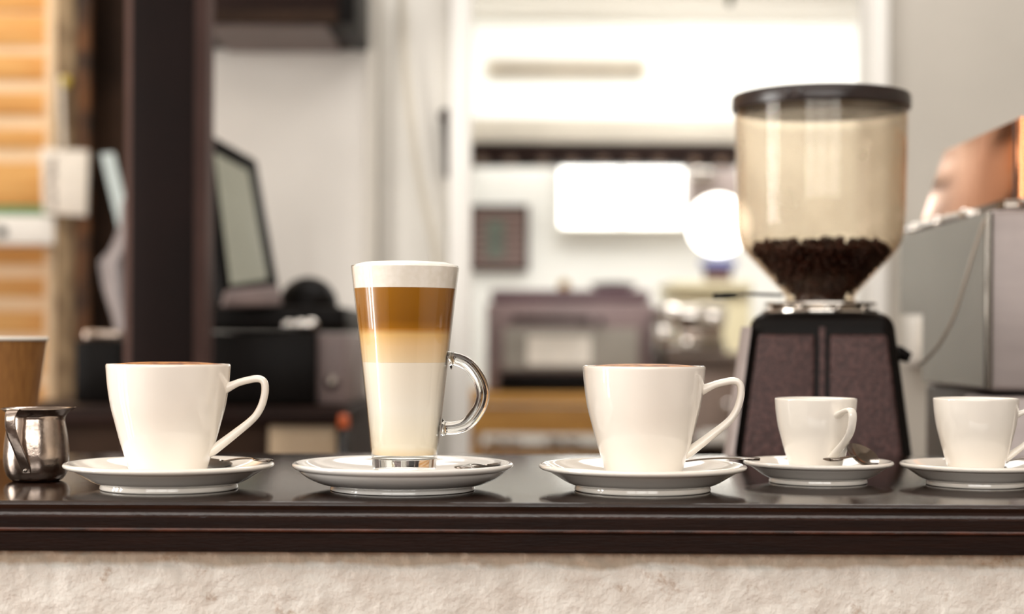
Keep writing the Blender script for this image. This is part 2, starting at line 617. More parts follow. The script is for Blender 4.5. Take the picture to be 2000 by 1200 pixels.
# wall behind the bar with the doorway to the kitchen (opening between the two trims)
WB = 3.62
xl = P(888, 600, WB).x
xr = P(1727, 600, WB).x
xd = P(726, 600, WB).x
xs = P(150, 600, WB).x
struct(box('wall_back', (P(330, 600, WB).x, WB, 0), (xd, WB + 0.12, ZC), M['wall_white']), 'white wall behind the register')
struct(box('wall_back_right', (xr, WB, 0), (X1, WB + 0.12, ZC), M['wall_beige']), 'warm grey wall behind the coffee machine')
struct(box('wall_lintel', (xd, WB, 2.3), (xr, WB + 0.12, ZC), M['wall_white']), 'white lintel above the kitchen doorway')
struct(box('trim_1', (xl - 0.012, WB - 0.03, 0), (xl + 0.032, WB + 0.14, 2.3), M['trim'], None, 0.004), 'white door jamb beside the pale door')
struct(box('trim_2', (P(1698, 600, WB).x, WB - 0.03, 0), (xr + 0.002, WB + 0.14, 2.3), M['trim'], None, 0.004), 'white door jamb behind the grinder')
struct(box('trim_3', (xd - 0.012, WB - 0.02, 0), (xd + 0.012, WB + 0.1, 2.3), M['wall_beige'], None, 0.004), 'pale grey corner trim between wall and door')

# pale door standing in its frame beside the kitchen opening
dr = bpy.data.objects.new('door_1', None)
link(dr)
struct(dr, 'pale painted door with a dark latch strip beside the kitchen opening')
box('door_leaf', (xd + 0.014, WB + 0.02, 0.02), (xl - 0.014, WB + 0.06, 2.28), M['door'], dr, 0.003)
hexa('latch_plate', [P(863, 240, WB), P(877, 240, WB), P(880, 346, WB), P(868, 346, WB)],
     [P(863, 240, WB) + Vector((0, .02, 0)), P(877, 240, WB) + Vector((0, .02, 0)), P(880, 346, WB) + Vector((0, .02, 0)), P(868, 346, WB) + Vector((0, .02, 0))], M['dark_metal'], dr, 0.002)
sphere('latch_knob', P(869, 228, WB - 0.005), 0.016, M['dark_metal'], dr, 16, 10, (0.8, 0.8, 1.2))
tube('door_cord', catmull([P(784, -20, WB - .02), P(790, 110, WB - .012), P(806, 260, WB - .012), P(826, 380, WB - .012), P(852, 500, WB - .012), P(868, 640, WB - .02)], 5),
     (0.0075, 0.0075), M['beige_board'], dr, 8)

# kitchen beyond the doorway
KB = 6.5
struct(box('wall_kitchen', (-0.52, KB, 0), (X1, KB + 0.1, 2.9), M['wall_kitchen']), 'pale kitchen wall seen through the doorway')
struct(box('wall_kitchen_left', (-0.6, WB + 0.13, 0), (-0.5, KB, 2.9), M['wall_kitchen']), 'side wall of the kitchen')
struct(box('ceiling_kitchen', (-0.6, WB + 0.13, 2.42), (X1, KB, 2.5), M['ceiling']), 'white kitchen ceiling')

# dark end wall left of the register, and the timber wall beyond it
struct(box('wall_dark', (P(152, 600, 4.55).x, 4.55, 0), (P(330, 600, WB).x, 4.67, ZC), M['wall_dark']), 'dark brown panelled wall between post and pillar')
wt = box('wall_timber', (X0, 4.66, 0), (P(152, 600, 4.6).x, 4.74, ZC), M['batten'])
struct(wt, 'orange timber wall of horizontal boards')
TD = 4.6
k = 0
bot = 1180
for (ya, yb) in ((-62, 14), (18, 82), (98, 150), (174, 220), (246, 285), (312, 400), (468, 516), (540, 580), (606, 652), (676, 730), (752, 806), (828, 882), (904, 958)):
    a, b = P(-300, ya, TD), P(88, yb, TD)
    box('plank', (X0 + 0.02, TD + 0.054, b.z), (P(88, 400, TD).x, TD + 0.0595, a.z), M['plank'], wt, 0.004)
box('corner_board', (P(88, 400, TD).x + 0.002, TD - 0.012, 0), (P(110, 400, TD).x, TD + 0.055, ZC), M['batten'], wt, 0.004)

p = thing('timber_post', 'weathered grey timber post at the end of the orange board wall', 'post', (P(130, 600, 4.5).x, 4.5, 0))
bm = bmesh.new()
add_box(bm, (-0.028, -0.028, 0), (0.028, 0.028, 2.8), 0.008)
bm_obj('post_shaft', bm, M['post'], p)
p2 = thing('rusty_post', 'thin rust-brown post beside the weathered grey one', 'post', (P(163, 600, 4.48).x, 4.48, 0))
bm = bmesh.new()
add_box(bm, (-0.017, -0.017, 0), (0.017, 0.017, 2.8), 0.005)
bm_obj('post_shaft', bm, M['rust'], p2)

# ------------------------------------------------------------------ dark pillar
pd = 2.62
pl = thing('pillar', 'dark brown square pillar with lighter mauve edges rising past the bar', 'pillar', (P(315, 600, pd).x, pd, 0))
hw = (376 - 254) / 2 / F * pd
ew = 20 / F * pd
box('pillar_core', (-hw, 0, 0), (hw, 0.12, ZC - 0.001), M['pillar'], pl, 0.003)
for sgn in (-1, 1):  # side strips in a lighter mauve than the core
    xa, xb = sgn * (hw + 0.0005), sgn * (hw + ew)
    hexa('edge_strip', [(xa, 0.006, 0), (xb, 0.03, 0), (xb, 0.03, ZC - 0.001), (xa, 0.006, ZC - 0.001)],
         [(xa, 0.11, 0), (xb, 0.09, 0), (xb, 0.09, ZC - 0.001), (xa, 0.11, ZC - 0.001)], M['pillar_edge'], pl)

# ------------------------------------------------------------------ the bar: plaster front wall and wooden top
YF = 1.14
WY = 1.151


def bar_wall():
    xsn = [-2.0, -1.4, -1.0, -0.8] + [-0.66 + 0.003 * i for i in range(441)] + [0.8, 1.0, 1.4, 2.0]
    zt = BAR - 0.034
    zs = [zt - 0.002 * i for i in range(45)] + [zt - 0.12, zt - 0.3, zt - 0.6, 0.0]
    verts, faces = [], []
    for z in zs:
        for x in xsn:
            v = Vector((x, 0, z))
            n1 = noise.noise(v * 16) * 0.003
            n2 = noise.noise(v * 48 + Vector((3, 1, 7))) * 0.0016
            n3 = noise.noise(v * 150 + Vector((9, 2, 1))) * 0.0012
            band = 1.0 if (zt - z) < 0.0105 + 0.0018 * noise.noise(Vector((x * 30, 4, 1))) else 0.0
            lump = 0.004 * max(0, noise.noise(Vector((x * 6, 2, z * 9)))) * (1 if x < -0.15 else 0.3)
            y = WY - lump + n1 * 0.5 + n2 + n3 * (1 + band * 1.2) + band * 0.0016
            verts.append((x, y, z))
    nx = len(xsn)
    for r in range(len(zs) - 1):
        for c in range(nx - 1):
            faces.append((r * nx + c, r * nx + c + 1, (r + 1) * nx + c + 1, (r + 1) * nx + c))
    # back side of the wall, so that it is a solid wall
    m, nt, b = nt_mat('rough_white_plaster')
    L = nt.links.new
    tc = nt.nodes.new('ShaderNodeTexCoord')
    sp = nt.nodes.new('ShaderNodeSeparateXYZ')
    L(tc.outputs['Object'], sp.inputs[0])
    n1 = nt.nodes.new('ShaderNodeTexNoise')
    n1.inputs['Scale'].default_value = 34
    n1.inputs['Detail'].default_value = 8
    L(tc.outputs['Object'], n1.inputs['Vector'])
    base = nt.nodes.new('ShaderNodeValToRGB')
    base.color_ramp.elements[0].position = 0.30
    base.color_ramp.elements[0].color = lin((214, 206, 196))
    base.color_ramp.elements[1].position = 0.62
    base.color_ramp.elements[1].color = lin((233, 229, 221))
    L(n1.outputs['Fac'], base.inputs['Fac'])
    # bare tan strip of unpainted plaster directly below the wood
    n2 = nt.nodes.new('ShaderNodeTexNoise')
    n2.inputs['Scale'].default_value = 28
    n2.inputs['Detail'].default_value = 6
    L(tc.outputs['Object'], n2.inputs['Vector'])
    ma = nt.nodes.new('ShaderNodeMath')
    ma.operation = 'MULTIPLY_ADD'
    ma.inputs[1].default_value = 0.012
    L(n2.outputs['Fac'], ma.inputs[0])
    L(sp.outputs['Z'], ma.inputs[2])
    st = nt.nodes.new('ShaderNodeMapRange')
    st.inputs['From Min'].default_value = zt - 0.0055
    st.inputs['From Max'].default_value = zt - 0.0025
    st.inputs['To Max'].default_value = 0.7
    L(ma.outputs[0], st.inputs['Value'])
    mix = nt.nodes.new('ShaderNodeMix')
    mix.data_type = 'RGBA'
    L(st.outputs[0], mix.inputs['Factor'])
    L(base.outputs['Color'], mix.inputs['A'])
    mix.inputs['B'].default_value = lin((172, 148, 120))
    # brown spots where the paint has flaked
    n3 = nt.nodes.new('ShaderNodeTexNoise')
    n3.inputs['Scale'].default_value = 30
    n3.inputs['Detail'].default_value = 9
    n3.inputs['Roughness'].default_value = 0.72
    L(tc.outputs['Object'], n3.inputs['Vector'])
    sp3 = nt.nodes.new('ShaderNodeMapRange')
    sp3.inputs['From Min'].default_value = 0.59
    sp3.inputs['From Max'].default_value = 0.69
    sp3.inputs['To Max'].default_value = 0.75
    L(n3.outputs['Fac'], sp3.inputs['Value'])
    mix2 = nt.nodes.new('ShaderNodeMix')
    mix2.data_type = 'RGBA'
    L(sp3.outputs[0], mix2.inputs['Factor'])
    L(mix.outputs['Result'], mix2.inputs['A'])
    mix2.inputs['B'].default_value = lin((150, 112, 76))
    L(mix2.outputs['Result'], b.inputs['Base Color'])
    b.inputs['Roughness'].default_value = 0.9
    n4 = nt.nodes.new('ShaderNodeTexNoise')
    n4.inputs['Scale'].default_value = 310
    n4.inputs['Detail'].default_value = 6
    L(tc.outputs['Object'], n4.inputs['Vector'])
    bp = nt.nodes.new('ShaderNodeBump')
    bp.inputs['Strength'].default_value = 0.5
    bp.inputs['Distance'].default_value = 0.0032
    L(n4.outputs['Fac'], bp.inputs['Height'])
    L(bp.outputs['Normal'], b.inputs['Normal'])
    n0 = len(verts)
    bx = [(-2.0, WY + 0.012, 0), (2.0, WY + 0.012, 0), (2.0, WY + 0.012, zt), (-2.0, WY + 0.012, zt),
          (-2.0, 1.6, 0), (2.0, 1.6, 0), (2.0, 1.6, zt), (-2.0, 1.6, zt)]
    verts += bx
    for f in ((0, 1, 5, 4), (4, 5, 6, 7), (3, 2, 6, 7), (0, 3, 7, 4), (1, 2, 6, 5), (0, 1, 2, 3)):
        faces.append(tuple(n0 + i for i in f))
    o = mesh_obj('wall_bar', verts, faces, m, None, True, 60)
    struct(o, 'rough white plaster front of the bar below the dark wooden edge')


bar_wall()

bar = thing('bar_counter', 'dark brown glossy wooden bar top with moulded front edge', 'counter', (0, 0, BAR))
YBK = 1.632
XB0, XB1 = -2.0, 2.0


def arc(cy, cz, r, a0, a1, n=5):
    return [(cy + r * math.cos(math.radians(a0 + (a1 - a0) * i / n)), cz + r * math.sin(math.radians(a0 + (a1 - a0) * i / n))) for i in range(n + 1)]


# top board, moulding with rounded shoulder, lower board
prism_x('top_board', [(YBK, 0.0)] + arc(YF + 0.0025, -0.0025, 0.0025, 90, 180) + [(YF + 0.0005, -0.0065), (YBK, -0.0065)], XB0, XB1, M['bar_wood'], bar)
prism_x('edge_moulding', [(YBK - .005, -0.0066)] + [(YF + 0.004, -0.0066)] + arc(YF + 0.003, -0.0098, 0.0052, 110, 180) + [(YF - 0.0022, -0.0176), (YBK - .005, -0.0176)],
        XB0, XB1, M['bar_edge'], bar)
M['bead'] = mat('glossy_dark_bead', (44, 25, 20), rough=0.22, spec=0.9, rgb2=(28, 16, 13), scale=60, stretch=(0.5, 3, 3), bump=0.5, bscale=500, bdist=0.0007)
prism_x('shoulder_bead', [(YF + 0.02, -0.0070)] + arc(YF - 0.0008, -0.0088, 0.0018, 90, 200) + [(YF - 0.0022, -0.0105), (YF + 0.02, -0.0105)], XB0, XB1, M['bead'], bar)
prism_x('worn_bead', [(YF + 0.03, -0.01765)] + arc(YF - 0.0015, -0.0189, 0.00125, 90, 270) + [(YF + 0.03, -0.02015)], XB0, XB1, M['worn_edge'], bar)
prism_x('lower_board', [(YBK - .01, -0.0202)] + [(YF - 0.0008, -0.0202), (YF - 0.0022, -0.0212), (YF - 0.0022, -0.0322), (YF - 0.0008, -0.0338), (YBK - .01, -0.0338)], XB0, XB1, M['bar_edge'], bar)

# ------------------------------------------------------------------ cups, saucers, spoons
cup_prof = catmull([(2.35, 0.06), (2.5, 0.0), (2.64, 0.06), (2.72, 0.3), (2.86, 0.77), (3.12, 1.62), (3.48, 2.76), (3.83, 4.08), (4.17, 5.41),
                    (4.39, 6.92), (4.48, 8.0)], 4) + [(4.5, 8.22), (4.485, 8.32), (4.44, 8.385), (4.45, 8.4), (4.32, 8.375), (4.28, 8.3)] + \
           catmull([(4.24, 8.0), (4.13, 6.9), (3.9, 5.4), (3.55, 4.1), (3.15, 2.7), (2.6, 1.4), (2.0, 0.8)], 4) + [(0.0, 0.7)]
cup_prof = [(0.0, 0.12)] + cup_prof
handle_path = catmull([(4.1, 6.63), (4.32, 6.69), (4.7, 6.85), (5.2, 7.06), (5.83, 7.23), (6.4, 7.33), (6.8, 7.27), (7.03, 7.0), (7.08, 6.5), (7.0, 5.95), (6.8, 5.3),
                       (6.45, 4.68), (6.0, 4.2), (5.5, 3.78), (4.95, 3.35), (4.4, 2.92), (3.85, 2.5), (3.3, 2.08), (2.82, 1.7)], 4)



def handle_mesh(name, s, parent, material):
    pts = [Vector((x * s, 0, z * s)) for x, z in handle_path]
    n = len(pts)
    rad = []
    for i in range(n):
        t = i / (n - 1)
        inp = 0.27 + 0.20 * max(0, 1 - t / 0.16) ** 1.5 + 0.13 * max(0, (t - 0.62) / 0.38) ** 1.2
        inp *= 1.0 - 0.45 * max(0, (t - 0.95) / 0.05)
        wid = 0.50 + 0.10 * max(0, 1 - t / 0.15) + 0.16 * max(0, (t - 0.75) / 0.25)
        rad.append((wid * s, inp * s))
    return tube(name, pts, rad, material, parent, 20, (0, 1, 0))


def make_cup(name, label, loc, rz, s, coffee, group, material):
    t = thing(name, label, 'cup', loc, rz, group)
    lathe('cup_body', cup_prof, material, t, 112, s)
    handle_mesh('handle', s, t, material)
    if coffee:
        c = catmull([(4.27, 8.18), (4.1, 8.33), (3.4, 8.44), (2.2, 8.52), (1.0, 8.54)], 4) + [(0, 8.54)]
        lathe('coffee', [(4.2, 8.0)] + c, M['crema'], t, 64, s)
    return t


saucer_prof = [(0, 0.30), (4.3, 0.30), (4.45, 0.05), (4.6, 0.0), (4.86, 0.0), (4.98, 0.08), (5.0, 0.14), (4.94, 0.32), (4.93, 0.38)] + \
    catmull([(5.0, 0.40), (5.6, 0.64), (6.3, 1.06), (6.85, 1.38), (7.05, 1.52)], 3) + \
    [(7.10, 1.50), (7.25, 1.51), (7.45, 1.57), (7.58, 1.67), (7.62, 1.77), (7.58, 1.87), (7.48, 1.94), (7.34, 1.96), (7.2, 1.93)] + \
    catmull([(7.0, 1.84), (6.3, 1.48), (5.4, 1.12), (4.4, 0.92), (3.6, 0.86), (3.3, 0.84)], 3) + [(3.1, 0.76), (0, 0.76)]
latte_prof = [(0, 0.30), (4.6, 0.30), (4.8, 0.05), (4.95, 0.0), (5.15, 0.0), (5.28, 0.06), (5.3, 0.14), (5.2, 0.34)] + \
    catmull([(5.35, 0.36), (6.1, 0.55), (6.9, 0.9), (7.4, 1.25), (7.62, 1.5)], 3) + \
    [(7.74, 1.55), (7.92, 1.62), (8.06, 1.76), (8.1, 1.88), (8.05, 1.98), (7.93, 2.03), (7.75, 2.0)] + \
    catmull([(7.5, 1.9), (6.8, 1.52), (5.8, 1.16), (4.6, 0.96), (3.8, 0.9)], 3) + [(3.5, 0.86), (0, 0.86)]


def make_saucer(name, label, loc, prof, s, group, material, zs=1.0):
    o = lathe(name, [(r, z * zs) for r, z in prof], material, None, 128, s, loc=loc, angle=50)
    tag(o, label, 'saucer', group)
    return o


def at(px, d):
    return P(px, 900, d).x


def make_spoon(name, label, tip, bowl, L_scale, group, roll=0.0, lift=None, arch=0.0):
    """spoon from handle tip to bowl centre (world points); bowl opens upward, rolled about its own axis"""
    tip, bowl = Vector(tip), Vector(bowl)
    ax = (bowl - tip)
    ln = ax.length
    xa = ax.normalized()
    za = Vector((0, 0, 1))
    za = (za - xa * za.dot(xa)).normalized()
    ya = za.cross(xa)
    ya0, za0 = ya.copy(), za.copy()
    rot = Matrix.Rotation(roll, 3, xa)
    ya, za = rot @ ya, rot @ za
    W = lambda x, y, z: tip + xa * x + ya * y + za * z
    t = thing(name, label, 'spoon', tuple((tip + bowl) / 2), 0.0, group)
    base = Vector(t.location)
    bl = 0.0165 * L_scale      # half length of the bowl
    bw = 0.0112 * L_scale
    dep = 0.0042 * L_scale
    # bowl: a shallow dish with thickness
    verts, faces = [], []
    nr, na = 7, 32
    for side_i in (0, 1):
        for r in range(nr + 1):
            q = r / nr
            for a in range(na):
                an = 2 * math.pi * a / na
                ex = math.cos(an)
                wsc = bw * (1.0 - 0.14 * ex)
                z = dep * (q * q - 1) + (0.0008 if side_i == 0 else 0.0) * L_scale + 0.001
                verts.append(W(ln + bl * q * ex, wsc * q * math.sin(an), z) - base)
    st = (nr + 1) * na
    for s_i in (0, 1):
        for r in range(nr):
            for a in range(na):
                b2 = (a + 1) % na
                o0 = s_i * st
                faces.append((o0 + r * na + a, o0 + r * na + b2, o0 + (r + 1) * na + b2, o0 + (r + 1) * na + a))
    for a in range(na):
        b2 = (a + 1) % na
        faces.append((nr * na + a, nr * na + b2, st + nr * na + b2, st + nr * na + a))
    bowl_o = mesh_obj('bowl', verts, faces, M['steel'], t, True, 60)
    bm = bmesh.new()
    bm.from_mesh(bowl_o.data)
    bmesh.ops.remove_doubles(bm, verts=bm.verts, dist=1e-6)
    bm.to_mesh(bowl_o.data)
    bm.free()
    # handle: slim neck, widening to an oval tip
    m = 26
    path, rad = [], []
    le = ln - bl * 0.86
    for i in range(m + 1):
        q = i / m
        x = le * q
        z = 0.0012 + arch * math.sin(math.pi * min(1, q * 1.0)) 
        path.append(tip + xa * x + za0 * z - base)
        wt = 0.0058 * math.exp(-((q - 0.12) / 0.13) ** 2) + 0.0017 + 0.0012 * max(0, q - 0.8) / 0.2
        if q < 0.05:
            wt *= math.sqrt(max(0.04, 1 - ((0.05 - q) / 0.05) ** 2))
        rad.append((wt * L_scale, (0.0008 + 0.0004 * math.exp(-((q - 0.1) / 0.15) ** 2)) * L_scale))
    tube('handle', path, rad, M['steel'], t, 14, tuple(ya0))
    return t


BZ = BAR
GS = 'saucers along the bar'
GC = 'cups along the bar'
GSp = 'teaspoons on the saucers'
# first coffee
d1, d2 = 1.237, 1.240
c1 = Vector((at(331, d1), d1, BZ))
make_saucer('saucer', 'cream saucer next to the steel creamer, under the leftmost coffee cup', c1, saucer_prof, 0.01, GS, M['ceramic'])
make_cup('coffee_cup', 'large cream coffee cup with crema nearest the steel creamer', c1 + Vector((-0.001, 0, 0.0076)), 0.0, 0.01, True, GC, M['ceramic'])
make_spoon('teaspoon', 'teaspoon lying behind the leftmost coffee cup with its tip on the saucer rim',
           c1 + Vector((0.0745, -0.012, 0.0205)), c1 + Vector((0.025, 0.046, 0.0155)), 1.0, GSp, roll=0.25, arch=0.002)
# second coffee
c2 = Vector((at(1255, d2), d2, BZ))
make_saucer('saucer', 'cream saucer under the large cup between latte and grinder', c2, saucer_prof, 0.01, GS, M['ceramic'])
make_cup('coffee_cup', 'large cream coffee cup with crema between the latte glass and the grinder', c2 + Vector((0.0008, 0, 0.0076)), math.radians(-4), 0.01, True, GC, M['ceramic'])
make_spoon('teaspoon', 'teaspoon whose handle sticks out past the saucer toward the espresso cup',
           c2 + Vector((0.0855, -0.004, 0.0225)), c2 + Vector((0.018, 0.049, 0.0155)), 1.0, GSp, roll=0.2, arch=0.002)
# espresso cups
d3 = 1.318
c3 = Vector((at(1598, d3), d3, BZ))
SE = 0.00705
SS = 0.0076
make_saucer('saucer', 'small cream saucer under the espresso cup in front of the grinder', c3, saucer_prof, SS, GS, M['ceramic'], 1.17)
make_cup('espresso_cup', 'small cream espresso cup in front of the grinder, handle turned to the viewer', c3 + Vector((-0.002, 0, 0.0068)), math.radians(-67), SE, False, GC, M['ceramic'])
make_spoon('teaspoon', 'teaspoon with upturned bowl beside the espresso cup in front of the grinder',
           c3 + Vector((-0.0005, -0.052, 0.0202)), c3 + Vector((0.0325, -0.010, 0.0212)), 1.15, GSp, roll=0.72, arch=0.0)
d4 = 1.30
c4 = Vector((at(1907, d4), d4, BZ))
make_saucer('saucer', 'small cream saucer at the right end of the bar', c4, saucer_prof, SS, GS, M['ceramic'], 1.17)
make_cup('espresso_cup', 'small cream espresso cup at the right end, in front of the coffee machine', c4 + Vector((-0.0005, 0, 0.0068)), math.radians(-8), SE * 1.02, False, GC, M['ceramic'])
make_spoon('teaspoon', 'teaspoon on the saucer at the right end of the bar',
           c4 + Vector((0.062, -0.006, 0.0192)), c4 + Vector((0.02, 0.034, 0.0145)), 0.9, GSp, roll=0.2, arch=0.002)

# ------------------------------------------------------------------ layered latte in a tall glass
d5 = 1.238
c5 = Vector((at(787, d5), d5, BZ))
make_saucer('saucer', 'wide white saucer under the tall latte glass', c5, latte_prof, 0.01, GS, M['ceramic_white'])
lt = thing('latte_glass', 'tall glass of layered latte with a clear ring handle on white saucer', 'glass', c5 + Vector((0.001, 0, 0.0087)))
ZB = 0.87   # glass stands this far above the bar (cm); local z = height - ZB


def gr(z):   # outer radius of the glass at local height z (cm)
    t = z / 15.5
    return 2.27 + (3.96 - 2.27) * (t ** 1.06)


wall = 0.03
zl = 1.75   # bottom of the liquid
outer = [(2.2, 0.35), (2.27, 0.42)] + [(gr(z), z) for z in [0.9 + i * (15.38 - 0.9) / 26 for i in range(27)]] + [(gr(15.45), 15.45)]
rim = [(gr(15.5) - 0.03, 15.53), (gr(15.5) - 0.09, 15.55), (gr(15.5) - 0.15, 15.52)]
inner = [(gr(z) - wall - 0.03, z) for z in [15.42 - i * (15.42 - 1.75) / 26 for i in range(27)]]
lathe('glass_wall', [(gr(1.45), 1.45)] + [p for p in outer if p[1] > 1.5] + rim + inner + [(gr(1.5) - wall - 0.1, 1.6)], M['glass_wall'], lt, 112, 0.01, closed=True)
lathe('glass_base', [(0, 0.18), (1.7, 0.10), (2.0, 0.0), (2.35, 0.0), (2.43, 0.05), (2.42, 0.14), (2.3, 0.32), (2.27, 0.5), (gr(1.0), 1.0), (gr(1.44), 1.44), (2.0, 1.48), (1.4, 1.42), (0, 1.36)],
      M['glass_solid'], lt, 112, 0.01)


def layer(name, za, zb, material, dome=0.0, n=10, gap=0.08):
    prof = [(0, za)] + [(gr(za + (zb - za) * i / n) - gap, za + (zb - za) * i / n) for i in range(n + 1)]
    if dome:
        r = gr(zb) - gap
        prof += [(r * 0.93, zb + dome * 0.5), (r * 0.78, zb + dome * 0.85), (r * 0.5, zb + dome), (r * 0.2, zb + dome * 0.95), (0, zb + dome)]
    else:
        prof += [(0, zb)]
    return lathe(name, prof, material, lt, 96, 0.01, angle=35)


zf, zc2, zt2 = 14.74 - ZB, 11.85 - ZB, 9.35 - ZB
M['drink_milk'] = drink_mat('steamed_milk', [(0.0, (240, 214, 172)), (0.10, (250, 238, 216)), (0.5, (253, 246, 234)), (1.0, (252, 242, 226))], zl / 100, zt2 / 100)
M['drink_tan'] = drink_mat('milk_with_coffee', [(0.0, (246, 222, 184)), (0.5, (240, 204, 154)), (0.82, (232, 188, 122)), (1.0, (178, 118, 36))], zt2 / 100, zc2 / 100)
M['drink_coffee'] = drink_mat('amber_coffee', [(0.0, (166, 108, 22)), (0.22, (142, 90, 12)), (1.0, (156, 102, 20))], zc2 / 100, zf / 100)
layer('milk', zl, zt2 - 0.005, M['drink_milk'])
layer('milk_coffee', zt2, zc2 - 0.005, M['drink_tan'])
layer('coffee', zc2, zf - 0.005, M['drink_coffee'])
fo = layer('foam', zf, 15.42, M['foam'], 0.42)
hp = [(3.18, 9.55 - ZB), (3.5, 9.62 - ZB), (4.0, 9.52 - ZB), (4.55, 9.24 - ZB), (5.1, 8.68 - ZB), (5.54, 7.93 - ZB), (5.74, 7.12 - ZB), (5.66, 6.45 - ZB), (5.4, 5.85 - ZB),
      (4.9, 5.15 - ZB), (4.3, 4.72 - ZB), (3.6, 4.55 - ZB), (3.0, 4.53 - ZB), (2.72, 4.55 - ZB)]
hpath = [Vector((x * 0.01, 0, z * 0.01)) for x, z in catmull(hp, 5)]
nh = len(hpath)
hrad = []
for i in range(nh):
    t = i / (nh - 1)
    r = 0.50 + 0.30 * max(0, 1 - t / 0.11) ** 1.7 + 0.26 * max(0, (t - 0.9) / 0.1) ** 1.7
    hrad.append((r * 0.01, r * 0.0098))
tube('handle', hpath, hrad, M['glass_solid'], lt, 28, (0, 1, 0), 70)
make_spoon('teaspoon', 'teaspoon pointing at the viewer beside the tall latte glass',
           c5 + Vector((0.0445, -0.058, 0.0190)), c5 + Vector((0.0615, 0.010, 0.0165)), 0.95, GSp, roll=-0.15, arch=0.002)

# ------------------------------------------------------------------ steel creamer
d6 = 1.30
c6 = Vector((at(71, d6), d6, BZ))
cr = thing('creamer', 'small steel milk creamer with strap handle at the left end of the bar', 'jug', c6)
body = catmull([(0, 0.12), (1.2, 0.1), (1.62, 0.02), (1.95, 0.16), (2.25, 0.55), (2.42, 1.1), (2.48, 1.7), (2.46, 2.4), (2.4, 3.1), (2.3, 3.8), (2.18, 4.45), (2.12, 4.85),
                (2.18, 5.1), (2.4, 5.35), (2.62, 5.52)], 4) + [(2.68, 5.56), (2.66, 5.62), (2.58, 5.6)] + \
    catmull([(2.35, 5.42), (2.12, 5.15), (2.05, 4.85), (2.12, 4.4), (2.3, 3.2), (2.36, 1.8), (2.1, 0.6), (1.6, 0.25)], 3) + [(0, 0.25)]


def spout(v, a):
    x, y, z = v
    k = max(0.0, (z - 0.047) / 0.009)
    da = (a + math.pi) % (2 * math.pi) - math.pi
    f = math.exp(-(da / 0.42) ** 2)
    r = math.hypot(x, y)
    e = min(k, 1.1) * f * 0.0034
    return (x + e * math.cos(a), y + e * math.sin(a), z + min(k, 1.1) * f * 0.0012)


lathe('jug_body', body, M['steel_worn'], cr, 96, 0.01, deform=spout, angle=50)
sp_path = catmull([(-0.72, -2.28, 5.4), (-0.9, -2.75, 5.58), (-1.0, -3.1, 5.47), (-1.06, -3.26, 5.05), (-1.04, -3.3, 4.4), (-0.9, -3.24, 3.7), (-0.62, -3.1, 2.9),
                   (-0.34, -2.9, 2.05), (-0.16, -2.68, 1.45), (-0.1, -2.55, 1.15), (-0.08, -2.47, 0.8)], 4)
sp_path = [Vector(v) * 0.01 for v in sp_path]
tube('strap_handle', sp_path, [(0.0042 - 0.0007 * i / len(sp_path), 0.00055) for i in range(len(sp_path))], M['steel_worn'], cr, 12, (1.0, 0.12, 0.0))
sphere('rivet', (-0.0009, -0.0258, 0.0100), 0.0016, M['steel'], cr, 14, 8, (1, 0.6, 1))

# ------------------------------------------------------------------ kraft paper cup
d7 = 1.56
pc = thing('paper_cup', 'brown kraft paper cup with white rolled rim behind the creamer', 'paper cup', (P(92, 660, d7).x - 0.046, d7, BZ))
lathe('cup_wall', [(2.75, 0.45), (2.9, 0.0), (3.0, 0.02), (4.42, 10.85), (4.36, 10.86), (2.9, 0.5), (0, 0.5)], M['kraft'], pc, 80)
lathe('rolled_rim', [(4.42 + 0.2 * math.cos(a * math.pi / 6), 10.95 + 0.2 * math.sin(a * math.pi / 6)) for a in range(12)], M['paper_white'], pc, 80, closed=True)

# ------------------------------------------------------------------ coffee grinder
gd = 1.82
GX = P(1601, 600, gd).x
WT = 0.86
gk = F / gd / 100.0    # px per cm at the grinder axis


def gz(py):            # height above the work top, seen at the grinder axis
    return P(1605, py, gd).z - WT


g = thing('coffee_grinder', 'dark coffee grinder with clear bean hopper behind the espresso cup', 'grinder', (GX, gd, WT), math.radians(-8.7))
zt = gz(613)
yf = -0.105


def bw_at(z):          # half width of the body
    t = z / zt
    return 0.1195 - 0.0470 * t


nb = [(-bw_at(0), yf - 0.012, 0.012), (bw_at(0), yf - 0.012, 0.012), (bw_at(zt), yf + 0.012, zt), (-bw_at(zt), yf + 0.012, zt)]
fb = [(-0.085, 0.13, 0.012), (0.085, 0.13, 0.012), (0.062, 0.10, zt), (-0.062, 0.10, zt)]
hexa('body_shell', nb, fb, M['grinder_dark'], g, 0.016, 4)
for sx in (-1, 1):
    for sy in (yf + 0.02, 0.12):
        lathe('rubber_foot', [(0, 0), (1.3, 0), (1.4, 0.2), (1.3, 1.6), (0, 1.6)], M['black'], g, 20, loc=(sx * 0.075, sy, 0))
zp0, zp1 = 0.03, gz(655)


def fy(z):
    return yf - 0.012 + 0.024 * (z - 0.012) / (zt - 0.012)


